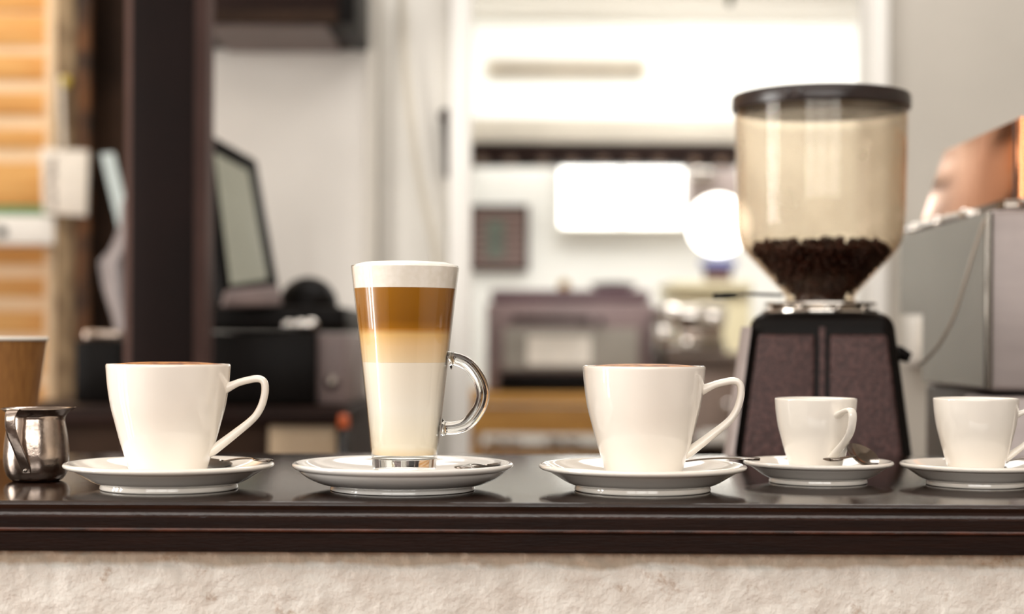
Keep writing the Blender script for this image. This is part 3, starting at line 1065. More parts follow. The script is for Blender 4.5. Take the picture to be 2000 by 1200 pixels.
for sx in (-1, 1):
    a0, a1 = 0.0075, bw_at(zp0) - 0.013
    b0, b1 = 0.0075, bw_at(zp1) - 0.011
    q = [(sx * a0, fy(zp0) - 0.006, zp0), (sx * a1, fy(zp0) - 0.006, zp0), (sx * b1, fy(zp1) - 0.006, zp1), (sx * b0, fy(zp1) - 0.006, zp1)]
    r = [(x, y + 0.009, z) for x, y, z in q]
    hexa('front_panel', q, r, M['grinder_black'], g, 0.0035, 3)
hexa('centre_rib', [(-0.003, fy(zp0) - 0.004, zp0), (0.003, fy(zp0) - 0.004, zp0), (0.003, fy(gz(640)) - 0.004, gz(640)), (-0.003, fy(gz(640)) - 0.004, gz(640))],
     [(-0.003, fy(zp0) + 0.003, zp0), (0.003, fy(zp0) + 0.003, zp0), (0.003, fy(gz(640)) + 0.003, gz(640)), (-0.003, fy(gz(640)) + 0.003, gz(640))], M['grinder_black'], g, 0.001)
# pale strip added down the left flank, lighter than the shell
zq = gz(640)
hexa('side_strip', [(-bw_at(0.02) - 0.008, yf - 0.002, 0.02), (-bw_at(0.02) + 0.003, yf - 0.016, 0.02), (-bw_at(zq) + 0.003, fy(zq) - 0.004, zq), (-bw_at(zq) - 0.008, fy(zq) + 0.010, zq)],
     [(-bw_at(0.02) - 0.008, yf + 0.010, 0.02), (-bw_at(0.02) + 0.003, yf + 0.006, 0.02), (-bw_at(zq) + 0.003, fy(zq) + 0.018, zq), (-bw_at(zq) - 0.008, fy(zq) + 0.022, zq)], M['machine_steel'], g, 0.0015)
zcz = zt * 100
lathe('steel_collar', [(0, zcz - 0.1), (6.1, zcz - 0.1), (6.2, zcz + 0.1), (6.15, zcz + 0.35), (5.3, zcz + 0.5), (5.2, zcz + 0.75), (5.9, zcz + 0.8), (6.0, zcz + 0.95), (5.9, zcz + 1.15), (5.0, zcz + 1.2), (4.4, zcz + 1.4), (0, zcz + 1.4)],
      M['chrome'], g, 80)
for k, an in enumerate((-155, -128, -112, -84, -72, -40)):
    a = math.radians(an)
    sphere('collar_screw', (0.0575 * math.cos(a), 0.0575 * math.sin(a), zt + 0.0055), 0.0032, M['chrome'], g, 12, 8)
# hopper
zh0 = gz(588) * 100
prof_o = [(3.65, zh0), (3.72, gz(578) * 100)] + catmull([(4.3, gz(565) * 100), (6.4, gz(524) * 100), (7.9, gz(494) * 100), (8.55, gz(474) * 100), (8.86, gz(450) * 100), (8.98, gz(420) * 100), (9.05, gz(360) * 100)], 5) + \
    [(9.12, gz(300) * 100), (9.2, gz(212) * 100)]
th = 0.25
prof_i = [(r - th, z + (0.12 if z < gz(480) * 100 else 0)) for r, z in reversed(prof_o)]
M['hopper'] = thin_glass('amber_tinted_plastic', (252, 249, 243), 1.28, dust=0.22, film=(gz(472), gz(232)), dustcol=(248, 238, 218), absorb=(222, 170, 92), density=24.0, rough=0.03)
lathe('hopper', prof_o + prof_i, M['hopper'], g, 112, closed=True, angle=30)
zl0, zl1 = gz(214) * 100, gz(187) * 100
ld = lathe('lid', [(8.85, zl0 - 0.2), (8.9, zl0), (9.3, zl0), (9.35, zl0 - 0.15), (9.5, zl0 - 0.1), (9.55, zl0 + 0.2), (9.52, zl1 - 0.3), (9.4, zl1 - 0.08), (9.1, zl1), (6.0, zl1 + 0.25), (0, zl1 + 0.3),
                  (0, zl0 + 0.6), (8.6, zl0 + 0.5), (8.7, zl0 - 0.2)], M['lid'], g, 112)
for an in (-104, -112):
    a = math.radians(an)
    cx, cy = 0.0956 * math.cos(a), 0.0956 * math.sin(a)
    box('lid_notch', (cx - 0.002, cy - 0.0015, zl0 / 100 + 0.001), (cx + 0.002, cy + 0.003, zl1 / 100 - 0.001), M['lid'], g, 0.0006)
# adjusting lever
lv = tube('lever', [Vector((-0.04, -0.03, zt + 0.019)), Vector((-0.075, -0.045, zt + 0.020)), Vector((-0.092, -0.05, zt + 0.0185))], (0.0017, 0.0017), M['dark_metal'], g, 10)
tube('lever_grip', [Vector((-0.088, -0.049, zt + 0.0186)), Vector((-0.1, -0.053, zt + 0.0178)), Vector((-0.112, -0.057, zt + 0.0172))], [(0.003, 0.003), (0.0036, 0.0036), (0.003, 0.003)], M['black'], lv, 12)
kn = tube('side_knob', [Vector((bw_at(gz(685)) - 0.004, -0.02, gz(690))), Vector((bw_at(gz(685)) + 0.006, -0.02, gz(690))), Vector((bw_at(gz(685)) + 0.016, -0.02, gz(698)))], [(0.009, 0.009), (0.008, 0.008), (0.0055, 0.0055)], M['black'], g, 16)
# the beans: three hundred that can be seen, the rest as one heap
rb = random.Random(3)
bmb = bmesh.new()
bmesh.ops.create_uvsphere(bmb, u_segments=7, v_segments=5, radius=1.0)
for v in bmb.verts:
    x, y, z = v.co
    v.co = Vector((x * 0.0052, y * 0.0036, z * 0.0029 if z < 0 else z * 0.0024 - 0.0007 * math.exp(-(y / 0.25) ** 2)))
bean_me = bpy.data.meshes.new('coffee_bean')
bmesh.ops.recalc_face_normals(bmb, faces=bmb.faces)
bmb.to_mesh(bean_me)
bmb.free()
bean_me.materials.append(M['bean'])
for pq in bean_me.polygons:
    pq.use_smooth = True


def hop_r(z):          # inner radius of the hopper at local height z (m)
    pr = sorted([(zz * 0.01, (r - th) * 0.01) for r, zz in prof_o])
    for (za, ra), (zb, rb2) in zip(pr[:-1], pr[1:]):
        if za <= z <= zb:
            return ra + (rb2 - ra) * (z - za) / (zb - za)
    return pr[-1][1]


BL = 'glossy dark roasted coffee bean in the hopper of the grinder'
ztop = gz(486)
zbot = gz(572)


def put_bean(px_, py_, pz_):
    o = bpy.data.objects.new('coffee_bean', bean_me)
    link(o)
    o.location = (GX + px_, gd + py_, WT + pz_)
    o.rotation_euler = (rb.uniform(0, 6.3), rb.uniform(0, 6.3), rb.uniform(0, 6.3))
    tag(o, BL, 'coffee bean', 'coffee beans in the hopper')


cnt = 0
rows = 12
for i in range(rows):
    z = zbot + (ztop - zbot) * (i + 0.3) / rows
    R = hop_r(z) - 0.0048
    nb_ = max(5, int(math.pi * R / 0.0098))
    for j in range(nb_):
        if cnt >= 215:
            break
        a = -math.pi * (j + 0.5 + rb.uniform(-0.25, 0.25)) / nb_
        put_bean(R * math.cos(a), R * math.sin(a), z + rb.uniform(-0.0015, 0.0015))
        cnt += 1
tries = 0
while cnt < 300:
    a = -math.pi * rb.uniform(-0.15, 1.15)
    R = (hop_r(ztop) - 0.008) * math.sqrt(rb.uniform(0.3, 1.0))
    put_bean(R * math.cos(a), R * math.sin(a), ztop + 0.003 + 0.004 * (1 - R / 0.085) + rb.uniform(-0.002, 0.0025))
    cnt += 1
heap = []
for i in range(13):
    z = zbot - 0.012 + (ztop - zbot + 0.012) * i / 12
    heap.append((max(0.004, hop_r(max(z, prof_o[0][1] * 0.01 + 0.001)) - 0.0075) * 100, z * 100))
heap = [(0, heap[0][1])] + heap + [(6.0, ztop * 100 + 0.25), (3.0, ztop * 100 + 0.5), (0, ztop * 100 + 0.55)]


def lumpy(v, a):
    n = noise.noise(Vector(v) * 160) * 0.0012
    return (v[0] + n, v[1] + n * 0.6, v[2] + n)


hp_o = lathe('bean_heap', heap, M['bean'], None, 96, deform=lumpy, angle=180, loc=(GX, gd, WT))
hp_o['kind'] = 'stuff'
tag(hp_o, 'mass of dark roasted coffee beans filling the hopper cone', 'coffee beans')

# ------------------------------------------------------------------ work counter behind the bar
wc = thing('work_counter', 'low brown work counter behind the bar carrying grinder and machine', 'counter', (0, 0, 0))
box('counter_top', (-0.05, 1.66, 0.82), (2.4, 2.6, WT), M['work_top'], wc, 0.004)
box('cabinet_body', (-0.03, 1.70, 0.0), (2.38, 2.58, 0.8195), M['cabinet_brown'], wc)

# ------------------------------------------------------------------ espresso machine
EX = 0.4945
EN = 1.75
EXR = 1.25
zme = P(1932, 410, EN).z
em = thing('espresso_machine', 'grey steel espresso machine with copper side panels at the right', 'coffee machine', (EX, EN, WT))
mz = lambda py, px, d: P(px, py, d).z - WT
ztp = zme - WT
zlo = mz(765, 1950, EN)
zst = mz(615, 1790, 2.13)
# upper body with the side panel that overhangs behind
hexa('upper_body', [(0, 0, zlo), (EXR - EX, 0, zlo), (EXR - EX, 0, ztp), (0, 0, ztp)],
     [(0, 0.27, zlo), (EXR - EX, 0.27, zlo), (EXR - EX, 0.27, ztp), (0, 0.27, ztp)], M['machine_steel'], em, 0.006, 3)
box('rear_body', (0.0, 0.2705, zst), (0.30, 0.385, ztp - 0.001), M['machine_steel'], em, 0.002)
sp_y = [(0.006, zlo + 0.004), (0.27, zlo + 0.004), (0.27, zst), (0.387, zst), (0.387, ztp - 0.003), (0.006, ztp - 0.003)]
mesh_obj('side_panel', [(-0.0005, y, z) for y, z in sp_y] + [(-0.004, y, z) for y, z in sp_y],
         [(0, 1, 2, 3, 4, 5), (11, 10, 9, 8, 7, 6)] + [(i, (i + 1) % 6, 6 + (i + 1) % 6, 6 + i) for i in range(6)], M['machine_side'], em, False)
box('lower_body', (0.004, 0.06, 0.05), (EXR - EX - 0.01, 0.285, zlo - 0.0005), M['machine_dark'], em, 0.004)
box('drip_tray', (-0.012, -0.02, 0.05), (EXR - EX, 0.058, mz(775, 1950, EN - 0.02) - 0.0005), M['machine_steel'], em, 0.004)
for fx in (0.05, 0.6):
    for fyy in (0.03, 0.25):
        lathe('machine_foot', [(0, 0), (2.0, 0), (2.0, 1.0), (1.4, 5.0), (0, 5.0)], M['black'], em, 20, loc=(fx, fyy, 0))
tube('corner_highlight', [Vector((-0.001, 0.001, zlo + 0.003)), Vector((-0.001, 0.001, ztp - 0.003))], (0.0045, 0.0045), M['machine_side'], em, 12)  # added rod standing in for the bright highlight along the near corner
# copper hood: side panel with slanted back edge, front panel
CX = 0.537 - EX
zc0, zc1 = ztp + 0.0165, P(1985, 232, 1.8).z - WT
side = [(CX, 0.05, zc0), (CX, 0.05, zc1), (CX, 0.355, zc1), (CX, 0.478, zc0)]
cp = hexa('copper_side', side, [(x + 0.006, y, z) for x, y, z in side], M['copper'], em, 0.001)
box('copper_front', (CX + 0.012, 0.052, zc0), (EXR - EX, 0.058, zc1), M['copper'], em, 0.001)
hexa('copper_top', [(CX + 0.007, 0.06, zc1 - 0.004), (EXR - EX, 0.06, zc1 - 0.004), (EXR - EX, 0.35, zc1 - 0.004), (CX + 0.007, 0.35, zc1 - 0.004)],
     [(CX + 0.007, 0.06, zc1), (EXR - EX, 0.06, zc1), (EXR - EX, 0.35, zc1), (CX + 0.007, 0.35, zc1)], M['copper'], em, 0.001)
tube('corner_post', [Vector((CX + 0.005, 0.047, zc0 - 0.008)), Vector((CX + 0.005, 0.047, zc1 + 0.001))], (0.0045, 0.0045), M['copper'], em, 16)
box('dark_seam', (CX - 0.0015, 0.053, zc0), (CX - 0.0002, 0.057, zc1 - 0.002), M['dark_metal'], em)
# chrome gallery under the copper
box('hood_base', (CX - 0.015, 0.045, ztp + 0.0005), (EXR - EX, 0.475, zc0 - 0.001), M['steel'], em, 0.003)
tube('rail', [Vector((CX - 0.02, 0.16, ztp + 0.010)), Vector((CX - 0.02, 0.46, ztp + 0.010)), Vector((CX - 0.01, 0.48, ztp + 0.010))], (0.0045, 0.0045), M['chrome'], em, 12)
for yy in (0.18, 0.3, 0.42):
    sphere('rail_stud', (CX - 0.02, yy, ztp + 0.0085), 0.008, M['chrome'], em, 16, 10)
tube('rail', [Vector((CX + 0.0, 0.036, ztp + 0.012)), Vector((EXR - EX, 0.036, ztp + 0.012))], (0.004, 0.004), M['chrome'], em, 12)

# cable from the grinder knob up past the machine
cab = tube('cable', catmull([P(1796, 712, 1.80), P(1812, 700, 1.79), P(1838, 668, 1.775), P(1862, 620, 1.76), P(1882, 560, 1.745), P(1898, 505, 1.738), P(1914, 455, 1.735), P(1924, 428, 1.738)], 5),
           (0.0018, 0.0018), M['cable'], None, 8)
tag(cab, 'thin pale cable curving from the grinder up the side of the coffee machine', 'cable')

# white junction box on the wall behind the grinder
jb = thing('junction_box', 'white wall-mounted junction box seen just right of the grinder', 'junction box', P(1793, 664, WB - 0.02))
a, b = P(1772, 616, WB - 0.02), P(1812, 712, WB - 0.02)
box('box_body', (a.x - jb.location.x, -0.02, b.z - jb.location.z), (b.x - jb.location.x, 0.0195, a.z - jb.location.z), M['trim'], jb, 0.004)
box('cover_plate', (a.x - jb.location.x + 0.006, -0.0235, b.z - jb.location.z + 0.008), (b.x - jb.location.x - 0.006, -0.0203, a.z - jb.location.z - 0.008), M['paper_white'], jb, 0.001)

# ------------------------------------------------------------------ register corner on the left
RD = 2.95
zc_ = P(540, 792, RD).z
sc_ = thing('register_counter', 'side counter with beige front panel below the black register', 'counter', (0, 0, 0))
xa, xb = P(20, 700, RD).x, P(690, 700, RD).x
box('counter_top', (xa, 2.84, zc_ - 0.03), (xb, 3.5, zc_), M['shelf_wood'], sc_, 0.004)
box('front_panel', (P(525, 700, 2.86).x, 2.86, 0), (P(655, 700, 2.86).x, 2.9, zc_ - 0.0305), M['beige_panel'], sc_, 0.003)
box('front_panel', (xa, 2.865, 0), (P(524, 700, 2.865).x, 2.9, zc_ - 0.0305), M['wall_dark'], sc_, 0.003)
box('cabinet_body', (xa, 2.901, 0), (xb, 3.48, zc_ - 0.0305), M['shelf_wood'], sc_)

rg = thing('cash_register', 'black cash register with tilted screen and mauve side', 'register', (P(520, 792, RD).x, RD, zc_))
o0 = Vector(rg.location)
R = lambda px, py, d: P(px, py, d) - o0
def rbox(name, px0, py0, px1, py1, dd0, dd1, m, parent, bev=0.004):
    a, b = R(px0, py0, dd0), R(px1, py1, dd0)
    return box(name, (a.x, dd0 - o0.y, b.z), (b.x, dd1 - o0.y, a.z), m, parent, bev)
rbox('drawer_body', 395, 650, 616, 791, 2.9, 3.3, M['black'], rg, 0.006)
rbox('side_module', 617, 652, 680, 791, 2.93, 3.3, M['mauve_plastic'], rg, 0.006)
rbox('upper_body', 398, 598, 676, 649, 2.94, 3.3, M['black'], rg, 0.01)
dm = R(602, 598, 3.05)
sphere('domed_cover', (dm.x, dm.y, dm.z), 0.054, M['black'], rg, 28, 16, (1.0, 1.0, 0.98))
for (px, py, r) in ((562, 634, 0.010), (585, 634, 0.012), (607, 634, 0.014)):
    c = R(px, py, 2.93)
    sphere('metal_key', (c.x, c.y, c.z), r, M['chrome'], rg, 16, 10, (1, 0.6, 0.8))
c = R(648, 748, 2.925)
sphere('lock_barrel', (c.x, c.y, c.z), 0.012, M['steel'], rg, 16, 10, (1, 0.5, 1))
# screen
mo = thing('register_screen', 'tilted grey touch screen in a black frame above the register', 'screen', P(480, 598, 2.92))
m0 = Vector(mo.location)
S = lambda px, py, d: P(px, py, d) - m0
quadbox('screen_frame', [S(402, 256, 2.96), S(503, 312, 3.06), S(548, 566, 2.98), S(436, 592, 2.86)], 0.04, M['black'], mo, 0.006)
quadbox('display', [S(422, 300, 2.95), S(485, 334, 3.02), S(523, 546, 2.958), S(454, 556, 2.87)], 0.004, M['screen'], mo)
quadbox('lower_bezel', [S(446, 566, 2.852), S(546, 556, 2.955), S(552, 596, 2.94), S(438, 598, 2.84)], 0.012, M['mauve_plastic'], mo, 0.003)
tube('stand', [S(500, 600, 3.06), S(485, 520, 3.09), S(470, 440, 3.08)], (0.02, 0.012), M['black'], mo, 14)

# black bottle with orange cap beside the register counter
bo = thing('sauce_bottle', 'slim black bottle with an orange cap beside the register', 'bottle', P(671, 890, 2.80) - Vector((0, 0, 0.08)))
lathe('bottle_body', [(0, 0), (1.05, 0), (1.15, 0.3), (1.15, 11.5), (0.7, 12.2), (0.55, 12.6), (0, 12.6)], M['black_gloss'], bo, 32)
lathe('orange_cap', [(0, 12.62), (0.95, 12.62), (1.0, 12.8), (0.9, 14.4), (0.5, 14.8), (0, 14.8)], M['orange'], bo, 32)
bt = thing('bottle_shelf', 'narrow dark ledge below the black bottle', 'shelf', (bo.location.x, 2.80, 0))
box('ledge', (-0.06, -0.06, bo.location.z - 0.02), (0.03, 0.06, bo.location.z - 0.0003), M['shelf_wood'], bt, 0.002)
box('upright', (-0.055, -0.03, 0), (0.025, 0.03, bo.location.z - 0.0203), M['shelf_wood'], bt)

# dark overhead cabinet
oc = thing('overhead_cabinet', 'dark brown overhead cabinet above the register', 'cabinet', P(545, 50, 3.31))
q0 = Vector(oc.location)
a, b = P(330, -160, 3.31) - q0, P(664, 50, 3.31) - q0
box('cabinet_body', (a.x, 0, b.z + 0.006), (b.x, WB - 3.31 - 0.001, a.z), M['shelf_wood'], oc, 0.004)
box('underside', (P(396, 50, 3.31).x - q0.x, 0.012, b.z), (P(636, 50, 3.31).x - q0.x, WB - 3.31 - 0.001, b.z + 0.0055), M['mauve_plastic'], oc)
b2 = P(694, 46, 3.3) - q0
box('end_panel', (b.x + 0.001, -0.02, b2.z), (b2.x, WB - 3.31 - 0.001, a.z), M['black'], oc, 0.003)
a3, b3 = P(360, 16, 3.29) - q0, P(660, 44, 3.29) - q0
box('lower_rail', (a3.x, -0.016, b3.z), (b3.x, -0.001, a3.z), M['wall_dark'], oc, 0.002)

# things between the posts and the pillar
gsd = 3.6
gp = quadbox('glass_panel', [P(196, 300, gsd), P(222, 298, gsd), P(336, 776, 3.4), P(312, 776, 3.4)], 0.008, M['blue_glass'])
tag(gp, 'narrow leaning pale blue panel between post and pillar', 'panel')
CLO = [(380, 238), (440, 234), (485, 216), (512, 192), (560, 200), (630, 222), (690, 236), (790, 240)]
cl_v, cl_f = [], []
nc, nrw = 18, 16
for r in range(nrw + 1):
    t = r / nrw
    for c in range(nc + 1):
        u = c / nc
        py = 390 + 390 * t
        lx = 236.0
        for (ya, xa_), (yb, xb_) in zip(CLO[:-1], CLO[1:]):
            if ya <= py <= yb:
                lx = xa_ + (xb_ - xa_) * (py - ya) / (yb - ya)
        px = lx + (262 - lx) * u
        cl_v.append(P(px, py, 3.3 + 0.02 * math.sin(u * 9 + t * 2)))
for r in range(nrw):
    for c in range(nc):
        i = r * (nc + 1) + c
        cl_f.append((i, i + 1, i + nc + 2, i + nc + 1))
cl = mesh_obj('grey_cloth', cl_v, cl_f, M['grey_cloth'], None, True, 180)
sm = cl.modifiers.new('thick', 'SOLIDIFY')
sm.thickness = 0.004
tag(cl, 'pale grey cloth hanging beside the dark pillar', 'cloth')
bb = thing('black_case', 'black case with pale reflective lid left of the pillar', 'case', (P(190, 790, 3.0).x, 3.0, zc_))
b0 = Vector(bb.location)
a, b = P(146, 664, 3.0) - b0, P(238, 791, 3.0) - b0
box('case_body', (a.x, 0, 0), (b.x, 0.16, a.z), M['black'], bb, 0.006)
a5, b5 = P(160, 645, 3.0) - b0, P(234, 662, 3.0) - b0
box('case_lid', (a5.x, 0.01, a.z + 0.0005), (b5.x, 0.15, a5.z), M['steel_worn'], bb, 0.005)

# hanging tag on the posts
ht = thing('hanging_tag', 'white card tag hanging on a string in front of the grey post', 'tag', P(126, 355, 4.45))
h0 = Vector(ht.location)
q = lambda px, py, d=4.45: P(px, py, d) - h0
quadbox('card', [q(80, 290), q(172, 294), q(168, 422), q(84, 416)], 0.02, M['paper_white'], ht, 0.002)
mk = mat('faded_dark_print', (130, 116, 108), rough=0.8, rgb2=(216, 206, 194), scale=60, contrast=(0.45, 0.55))
quadbox('print', [q(94, 306, 4.448), q(108, 306, 4.448), q(108, 408, 4.448), q(94, 404, 4.448)], 0.001, mk, ht)
tube('string', [q(118, 150), q(121, 220), q(124, 289)], (0.006, 0.006), M['paper_white'], ht, 8)
sphere('yellow_pin', q(128, 160, 4.455), 0.015, M['yellow'], ht, 14, 8)

# shelf box on the timber wall
sb = thing('wall_shelf', 'white shelf box fixed on the orange timber wall', 'shelf', P(40, 478, 4.5))
s0 = Vector(sb.location)
a, b = P(-120, 420, 4.47) - s0, P(106, 478, 4.47) - s0
box('shelf_body', (a.x, -0.03, b.z), (b.x, 0.099, a.z), M['trim'], sb, 0.004)
kb = P(2, 452, 4.46) - s0
sphere('shelf_knob', (kb.x, -0.036, kb.z), 0.014, M['black'], sb, 14, 8)
a, b = P(-40, 401, 4.47), P(94, 418.5, 4.47)
gb = box('green_book', (a.x, 4.48, P(40, 419.5, 4.47).z), (b.x, 4.58, a.z), M['green'], None, 0.003)
tag(gb, 'green book lying on the white shelf box', 'book')

# ------------------------------------------------------------------ kitchen beyond the doorway
def kbox(name, px0, py0, px1, py1, d, depth, m, parent=None, base=None, bev=0.004):
    a, b = P(px0, py0, d), P(px1, py1, d)
    o = base if base is not None else Vector((0, 0, 0))
    return box(name, (a.x - o.x, d - o.y, b.z - o.z), (b.x - o.x, d + depth - o.y, a.z - o.z), m, parent, bev)


# lit window with a mullion
kw = bpy.data.objects.new('window_7', None)
link(kw)
struct(kw, 'overexposed kitchen window of two panes')
for px0, px1 in ((1096, 1212), (1217, 1334)):
    kbox('pane', px0, 322, px1, 442, KB - 0.02, 0.015, M['pane'], kw, None, 0)
kbox('window_frame', 1090, 316, 1095, 447, KB - 0.035, 0.034, M['trim'], kw)
kbox('window_frame', 1335, 316, 1340, 447, KB - 0.035, 0.034, M['trim'], kw)
kbox('mullion', 1212.3, 322, 1216.7, 442, KB - 0.035, 0.034, M['trim'], kw, None, 0)
kbox('window_sill', 1090, 443, 1340, 449, KB - 0.06, 0.059, M['trim'], kw)

# dark shelf rail with the beige board above and cups hanging below
KS = 5.9
rl = thing('shelf_rail', 'long dark wooden rail shelf across the kitchen', 'shelf', P(1165, 320, KS))
r0 = Vector(rl.location)
kbox('rail_board', 905, 280, 1446, 306, KS, 0.2, M['shelf_wood'], rl, r0)
kbox('rail_lip', 905, 306.5, 1446, 321, KS + 0.02, 0.15, M['shelf_wood'], rl, r0)
for px in (925, 1160, 1430):
    kbox('bracket', px - 4, 284, px + 4, 300, KS + 0.2003, KB - KS - 0.2, M['shelf_wood'], rl, r0, 0)
bd = kbox('beige_board', 905, 228, 1444, 279.5, KS + 0.05, 0.12, M['beige_board'])
tag(bd, 'beige board standing on the dark kitchen rail shelf', 'board')
ORD = ['first', 'second', 'third', 'fourth', 'fifth', 'sixth', 'seventh', 'eighth', 'ninth']
for iq, px in enumerate((940, 996, 1060, 1116, 1176, 1232, 1286, 1356, 1410)):
    hc = thing('hanging_cup', '%s small tan cup from the left under the dark kitchen rail' % ORD[iq], 'cup', P(px, 323, KS - 0.03), 0, 'cups hanging under the kitchen rail')
    lathe('cup_body', [(0, 0), (1.2, 0), (1.5, 0.4), (1.9, 2.6), (1.8, 2.6), (1.4, 0.5), (0, 0.3)], M['tan_cup'], hc, 24)
    tube('hook', [Vector((0, 0, 0.001)), Vector((0, 0.004, 0.044)), Vector((0, 0.05, 0.046))], (0.0015, 0.0015), M['dark_metal'], hc, 8)

# air vent high on the wall
vt = thing('air_vent', 'tan slatted air vent high on the bright kitchen wall', 'vent', P(1110, 132, KB - 0.03))
v0 = Vector(vt.location)
kbox('vent_frame', 950, 112, 1264, 152, KB - 0.03, 0.029, M['beige_board'], vt, v0)
for i in range(4):
    kbox('slat', 958, 116 + i * 9, 1256, 121.5 + i * 9, KB - 0.05, 0.0195, M['vent'], vt, v0, 0.001)

# menu board
mb = thing('menu_board', 'dark framed menu board on the pale kitchen wall', 'sign', P(975, 528, KB - 0.03))
m0_ = Vector(mb.location)
kbox('board_frame', 918, 400, 1032, 530, KB - 0.03, 0.029, M['shelf_wood'], mb, m0_)


def menu_mat():
    m, nt, b = nt_mat('dark_menu_print')
    L = nt.links.new
    tc = nt.nodes.new('ShaderNodeTexCoord')
    wv = nt.nodes.new('ShaderNodeTexWave')
    wv.wave_type = 'BANDS'
    wv.bands_direction = 'Z'
    wv.inputs['Scale'].default_value = 11
    wv.inputs['Distortion'].default_value = 1.2
    L(tc.outputs['Object'], wv.inputs['Vector'])
    rp = nt.nodes.new('ShaderNodeValToRGB')
    rp.color_ramp.elements[0].position = 0.45
    rp.color_ramp.elements[0].color = lin((70, 48, 44))
    rp.color_ramp.elements[1].position = 0.8
    rp.color_ramp.elements[1].color = lin((138, 116, 108))
    L(wv.outputs['Fac'], rp.inputs['Fac'])
    L(rp.outputs['Color'], b.inputs['Base Color'])
    b.inputs['Roughness'].default_value = 0.5
    return m


kbox('printed_sheet', 924, 408, 1026, 522, KB - 0.034, 0.0035, menu_mat(), mb, m0_, 0)
kbox('green_picture', 950, 430, 985, 505, KB - 0.037, 0.0025, mat('grey_green_print', (104, 112, 100), rough=0.6, var=0.3, scale=12), mb, m0_, 0)

# oven
OD = 5.0
ov = thing('kitchen_oven', 'mauve grey oven with a paper notice on its glass door', 'oven', P(1112, 768, OD))
ov0 = Vector(ov.location)
kbox('oven_body', 950, 590, 1278, 768, OD, 0.45, M['oven'], ov, ov0, 0.012)
kbox('oven_top', 958, 566, 1270, 589.6, OD + 0.03, 0.40, M['oven_top'], ov, ov0, 0.008)
dr2 = kbox('oven_door', 972, 606, 1258, 726, OD - 0.02, 0.0195, M['oven'], ov, ov0, 0.004)
kbox('glass', 984, 640, 1246, 722, OD - 0.024, 0.0035, M['oven_glass'], dr2, ov0, 0)
a, b = P(1004, 622, OD - 0.05) - ov0, P(1150, 632, OD - 0.05) - ov0
tube('door_handle', [Vector((a.x, -0.021, a.z)), Vector((a.x, -0.05, a.z)), Vector((b.x, -0.05, a.z)), Vector((b.x, -0.021, a.z))], (0.010, 0.010), M['dark_metal'], dr2, 10)
kn2 = P(1174, 628, OD - 0.03) - ov0
sphere('oven_knob', (kn2.x, -0.035, kn2.z), 0.012, M['dark_metal'], ov, 16, 10)
kbox('base_vent', 974, 730, 1256, 766, OD - 0.012, 0.0115, M['black'], ov, ov0, 0.002)
nt_ = kbox('paper_notice', 1030, 656, 1154, 714, OD - 0.027, 0.002, M['paper_white'], None, None, 0)
tag(nt_, 'white paper notice stuck on the oven door', 'notice')
# tray and pot on the oven
pn = thing('frying_pan', 'dark pan with low lid standing on the oven', 'pan', P(1198, 566, OD + 0.2))
lathe('pan_body', [(0, 0), (6.0, 0), (6.8, 0.6), (7.2, 1.4), (7.0, 1.4), (0, 1.2)], M['oven_top'], pn, 40)
lathe('pan_lid', [(7.0, 1.41), (6.4, 1.9), (3.0, 2.3), (0, 2.4), (0, 1.41)], M['black'], pn, 40)
bj = thing('brass_jar', 'little brass jar standing on the oven', 'jar', P(1102, 566, OD + 0.2))
lathe('jar_body', [(0, 0), (1.6, 0), (1.9, 0.6), (1.8, 2.0), (1.2, 2.4), (0, 2.4)], M['brass'], bj, 28)
lathe('jar_lid', [(0, 2.41), (1.3, 2.41), (1.2, 2.9), (0.4, 3.1), (0, 3.2)], M['brass'], bj, 28)

# honey coloured table under the oven
tb = thing('wooden_table', 'honey coloured wooden table carrying the oven', 'table', (P(1100, 800, OD).x, OD, 0))
t0 = Vector(tb.location)
kbox('table_top', 900, 768.8, 1290, 792, OD - 0.06, 0.62, M['table_wood'], tb, t0)
kbox('apron', 908, 792.5, 1284, 850, OD - 0.04, 0.03, M['table_wood'], tb, t0)
za_ = P(1100, 850, OD).z
for px in (915, 1272):
    for yy in (0.0, 0.45):
        x = P(px, 800, OD).x - t0.x
        box('leg', (x - 0.03, yy - 0.03 + 0.02, 0), (x + 0.03, yy + 0.05, za_ + 0.06 if yy else za_ - 0.001), M['table_wood'], tb, 0.003)
zs_ = P(1100, 884, OD).z
box('lower_shelf', (P(900, 800, OD).x - t0.x + 0.06, 0.02, zs_ - 0.02), (P(1300, 800, OD).x - t0.x - 0.06, 0.44, zs_), M['table_wood'], tb, 0.003)
for iq, px in enumerate((965, 1000, 1085, 1120)):
    bw = thing('white_bowl', '%s white bowl from the left on the shelf below the wooden table' % ORD[iq], 'bowl', (P(px, 880, OD).x, OD + 0.1 + 0.04 * ((px // 5) % 2), zs_ + 0.0003), 0, 'bowls under the kitchen table')
    lathe('bowl_body', [(0, 0), (1.0, 0), (1.1, 0.3), (2.3, 2.2), (2.45, 3.2), (2.35, 3.2), (2.1, 2.2), (0.8, 0.6), (0, 0.6)], M['ceramic'], bw, 28)
    lathe('foot_ring', [(0.9, -0.0), (1.15, 0.0), (1.2, 0.25), (1.0, 0.3)], M['ceramic'], bw, 28, closed=True)

